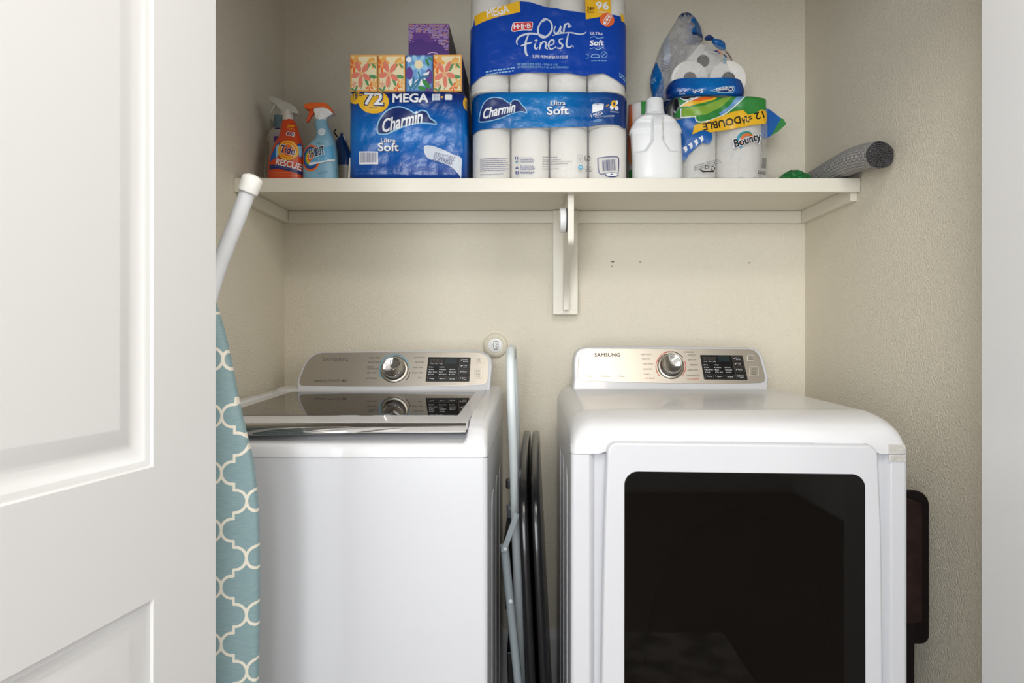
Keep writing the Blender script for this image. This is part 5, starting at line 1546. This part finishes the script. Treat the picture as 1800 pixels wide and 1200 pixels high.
    m = MB(); lc.mesh(m, M['film_fog'], 120, 90, mfn=mf); cr = m.build('crumpled_end', t, 70)
    k = Ink(crop(lc.ink_fn(Yc), 1130, 0, 6.665), .0012, .0003, .004)
    k.text('ultra', 108, 880, 170, 950, I['paleblue'], 0, .02, 0, -62); k.build('end_print', cr)
    k.smalltext(215, 710, 330, 4, 34, 10, I['grey'], 0, -28, 40, .1)
    k.build('end_print', cr)
    for rr_, mm in (([(69, 1240, 1256, .006), (66, 1239, 1256, .010), (62.5, 1242, 1253, .008), (60.5, 1246, 1250, .002)], nvy), ([(86, 1266, 1276, .006), (80, 1258, 1276, .012), (72, 1252, 1273, .012), (68, 1253, 1262, .008), (66.5, 1254, 1257, .002)], blue)):
        ls = Loft(rows_px(rr_, 2.07), 2.075, 2.0, lambda x, z, u: .009 * nz(x, z, 60, 5) + .005 * nz(x, z, 140, 2))
        m = MB(); ls.mesh(m, mm, 40, 16); m.build('torn_scrap', t, 70)
build_open_pack()

# --- green wrapper scrap, rolled liner, plastic clip
Yg = 1.985
rg = rows_px([(327, 1366, 1438, .034), (318, 1370, 1435, .034), (309, 1375, 1432, .030), (303, 1381, 1430, .024), (299, 1387, 1422, .018), (296, 1393, 1413, .011), (293.8, 1397, 1405, .003)], Yg)
rg[0] = (shelf_z(),) + rg[0][1:]
lg = Loft(rg, Yg + .03, 2.1, lambda x, z, u: .022 * abs(nz(x, z, 38, 2)) + .008 * nz(x, z, 90, 4))
m = MB(); lg.mesh(m, mat('green_wrapper', (22, 112, 52), .4, bump=(120, .7, .006, 3)), 64, 20)
single(m, 'green_wrapper', 'crumpled green plastic wrapper on the shelf beside the rolled grey liner', 'wrapper')

def liner_mat():
    m_ = mat('woven_liner', (120, 120, 122), .8)
    nt = m_.node_tree; b = nt.nodes['Principled BSDF']; L = nt.links
    tc = nt.nodes.new('ShaderNodeTexCoord'); s = nt.nodes.new('ShaderNodeSeparateXYZ'); L.new(tc.outputs['UV'], s.inputs[0])
    def nd(op, a, c=None):
        n = nt.nodes.new('ShaderNodeMath'); n.operation = op
        for i, v in enumerate((a, c)):
            if v is None: continue
            if isinstance(v, (int, float)): n.inputs[i].default_value = v
            else: L.new(v, n.inputs[i])
        return n.outputs[0]
    a = nd('SINE', nd('MULTIPLY', s.outputs[0], 2 * math.pi / .0078)); c = nd('SINE', nd('MULTIPLY', s.outputs[1], 2 * math.pi / .0074))
    k = nd('MULTIPLY', a, c)
    r = nt.nodes.new('ShaderNodeValToRGB'); r.color_ramp.elements[0].position = .28; r.color_ramp.elements[0].color = lin((66, 64, 66)); r.color_ramp.elements[1].position = .62; r.color_ramp.elements[1].color = lin((206, 204, 203))
    L.new(nd('ADD', nd('MULTIPLY', c, .30), nd('ADD', nd('MULTIPLY', a, .12), nd('ADD', nd('MULTIPLY', k, .18), .5))), r.inputs[0]); L.new(r.outputs[0], b.inputs['Base Color'])
    bp = nt.nodes.new('ShaderNodeBump'); bp.inputs['Distance'].default_value = .002; bp.inputs['Strength'].default_value = .8; L.new(nd('MAXIMUM', a, c), bp.inputs['Height']); L.new(bp.outputs['Normal'], b.inputs['Normal'])
    return m_
def build_liner():
    r1, r0, turns, th = .0375, .004, 7, .0030
    X, ya, yb = .8755, 1.715, 2.16
    n = turns * 30; ny = 30
    def axis(y): return SZ + r1 + .0012 - (.026 * ((1.925 - y) / .21) ** 2 if y < 1.925 else 0)
    V, UV, Fs = [], [], []
    arc = 0; px = None
    prof = []
    for i in range(n + 1):
        a = 2 * math.pi * turns * i / n - 2.2; r = r0 + (r1 - r0) * i / n
        wob = .0006 * math.sin(i * 1.05)
        p = (math.cos(a) * (r + wob), math.sin(a) * (r + wob)); q = (math.cos(a) * (r - th + wob), math.sin(a) * (r - th + wob))
        if px: arc += math.hypot(p[0] - px[0], p[1] - px[1])
        px = p; prof.append((p, q, arc))
    t = thing('rolled_shelf_liner', (X, (ya + yb) / 2, SZ), 'rolled grey woven shelf liner poking over the right end of the shelf', 'shelf liner')
    me = bpy.data.meshes.new('liner_sheet')
    for j in range(ny + 1):
        y = ya + (yb - ya) * j / ny
        for p, q, s in prof:
            e = .0008 * math.sin(s * 2 * math.pi / .0078) if j == 0 else 0
            V.append((p[0], y + e - (ya + yb) / 2, axis(y) - SZ + p[1])); UV.append((s, y))
            V.append((q[0], y + e - (ya + yb) / 2, axis(y) - SZ + q[1])); UV.append((s, y))
    w = 2 * (n + 1)
    for j in range(ny):
        for i in range(n):
            a = j * w + 2 * i
            Fs.append((a, a + 2, a + w + 2, a + w)); Fs.append((a + 1, a + w + 1, a + w + 3, a + 3))
        a = j * w + 2 * n
        Fs.append((a, a + 1, a + w + 1, a + w)); Fs.append((j * w, j * w + w, j * w + w + 1, j * w + 1))
    for j in (0, ny):
        for i in range(n):
            a = j * w + 2 * i
            Fs.append((a, a + 1, a + 3, a + 2) if j == 0 else (a, a + 2, a + 3, a + 1))
    me.from_pydata(V, [], Fs); me.update()
    ul = me.uv_layers.new(name='UVMap')
    for lp in me.loops: ul.data[lp.index].uv = UV[lp.vertex_index]
    me.materials.append(liner_mat())
    me.polygons.foreach_set('use_smooth', [True] * len(me.polygons)); me.set_sharp_from_angle(angle=math.radians(50))
    o = bpy.data.objects.new('liner_sheet', me); col.objects.link(o); o.parent = t
build_liner()

Yk = 1.915
t = thing('plastic_clip', tuple(Vector((xx(444, Yk), Yk + .01, SZ))), 'small clear plastic clip lying on the left end of the shelf edge', 'clip')
m = MB(); m.box((xx(425, Yk), Yk - .008, SZ + .0004), (xx(461, Yk), Yk + .022, SZ + .0045), M['clear_plastic'], .0012); m.build('base_plate', t)
m = MB(); m.lathe((xx(432, Yk), Yk + .008, SZ + .0046), (0, 0, 1), [(0, .001), (0, .0105), (.004, .0100), (.0065, .007), (.007, .001)], M['clear_plastic'], 20); m.build('round_boss', t)
m = MB(); m.tube([(xx(443, Yk), Yk + .004, SZ + .0046), (xx(443.3, Yk), Yk + .004, SZ + .0145)], .0018, M['clear_plastic'], 10); m.build('peg', t)
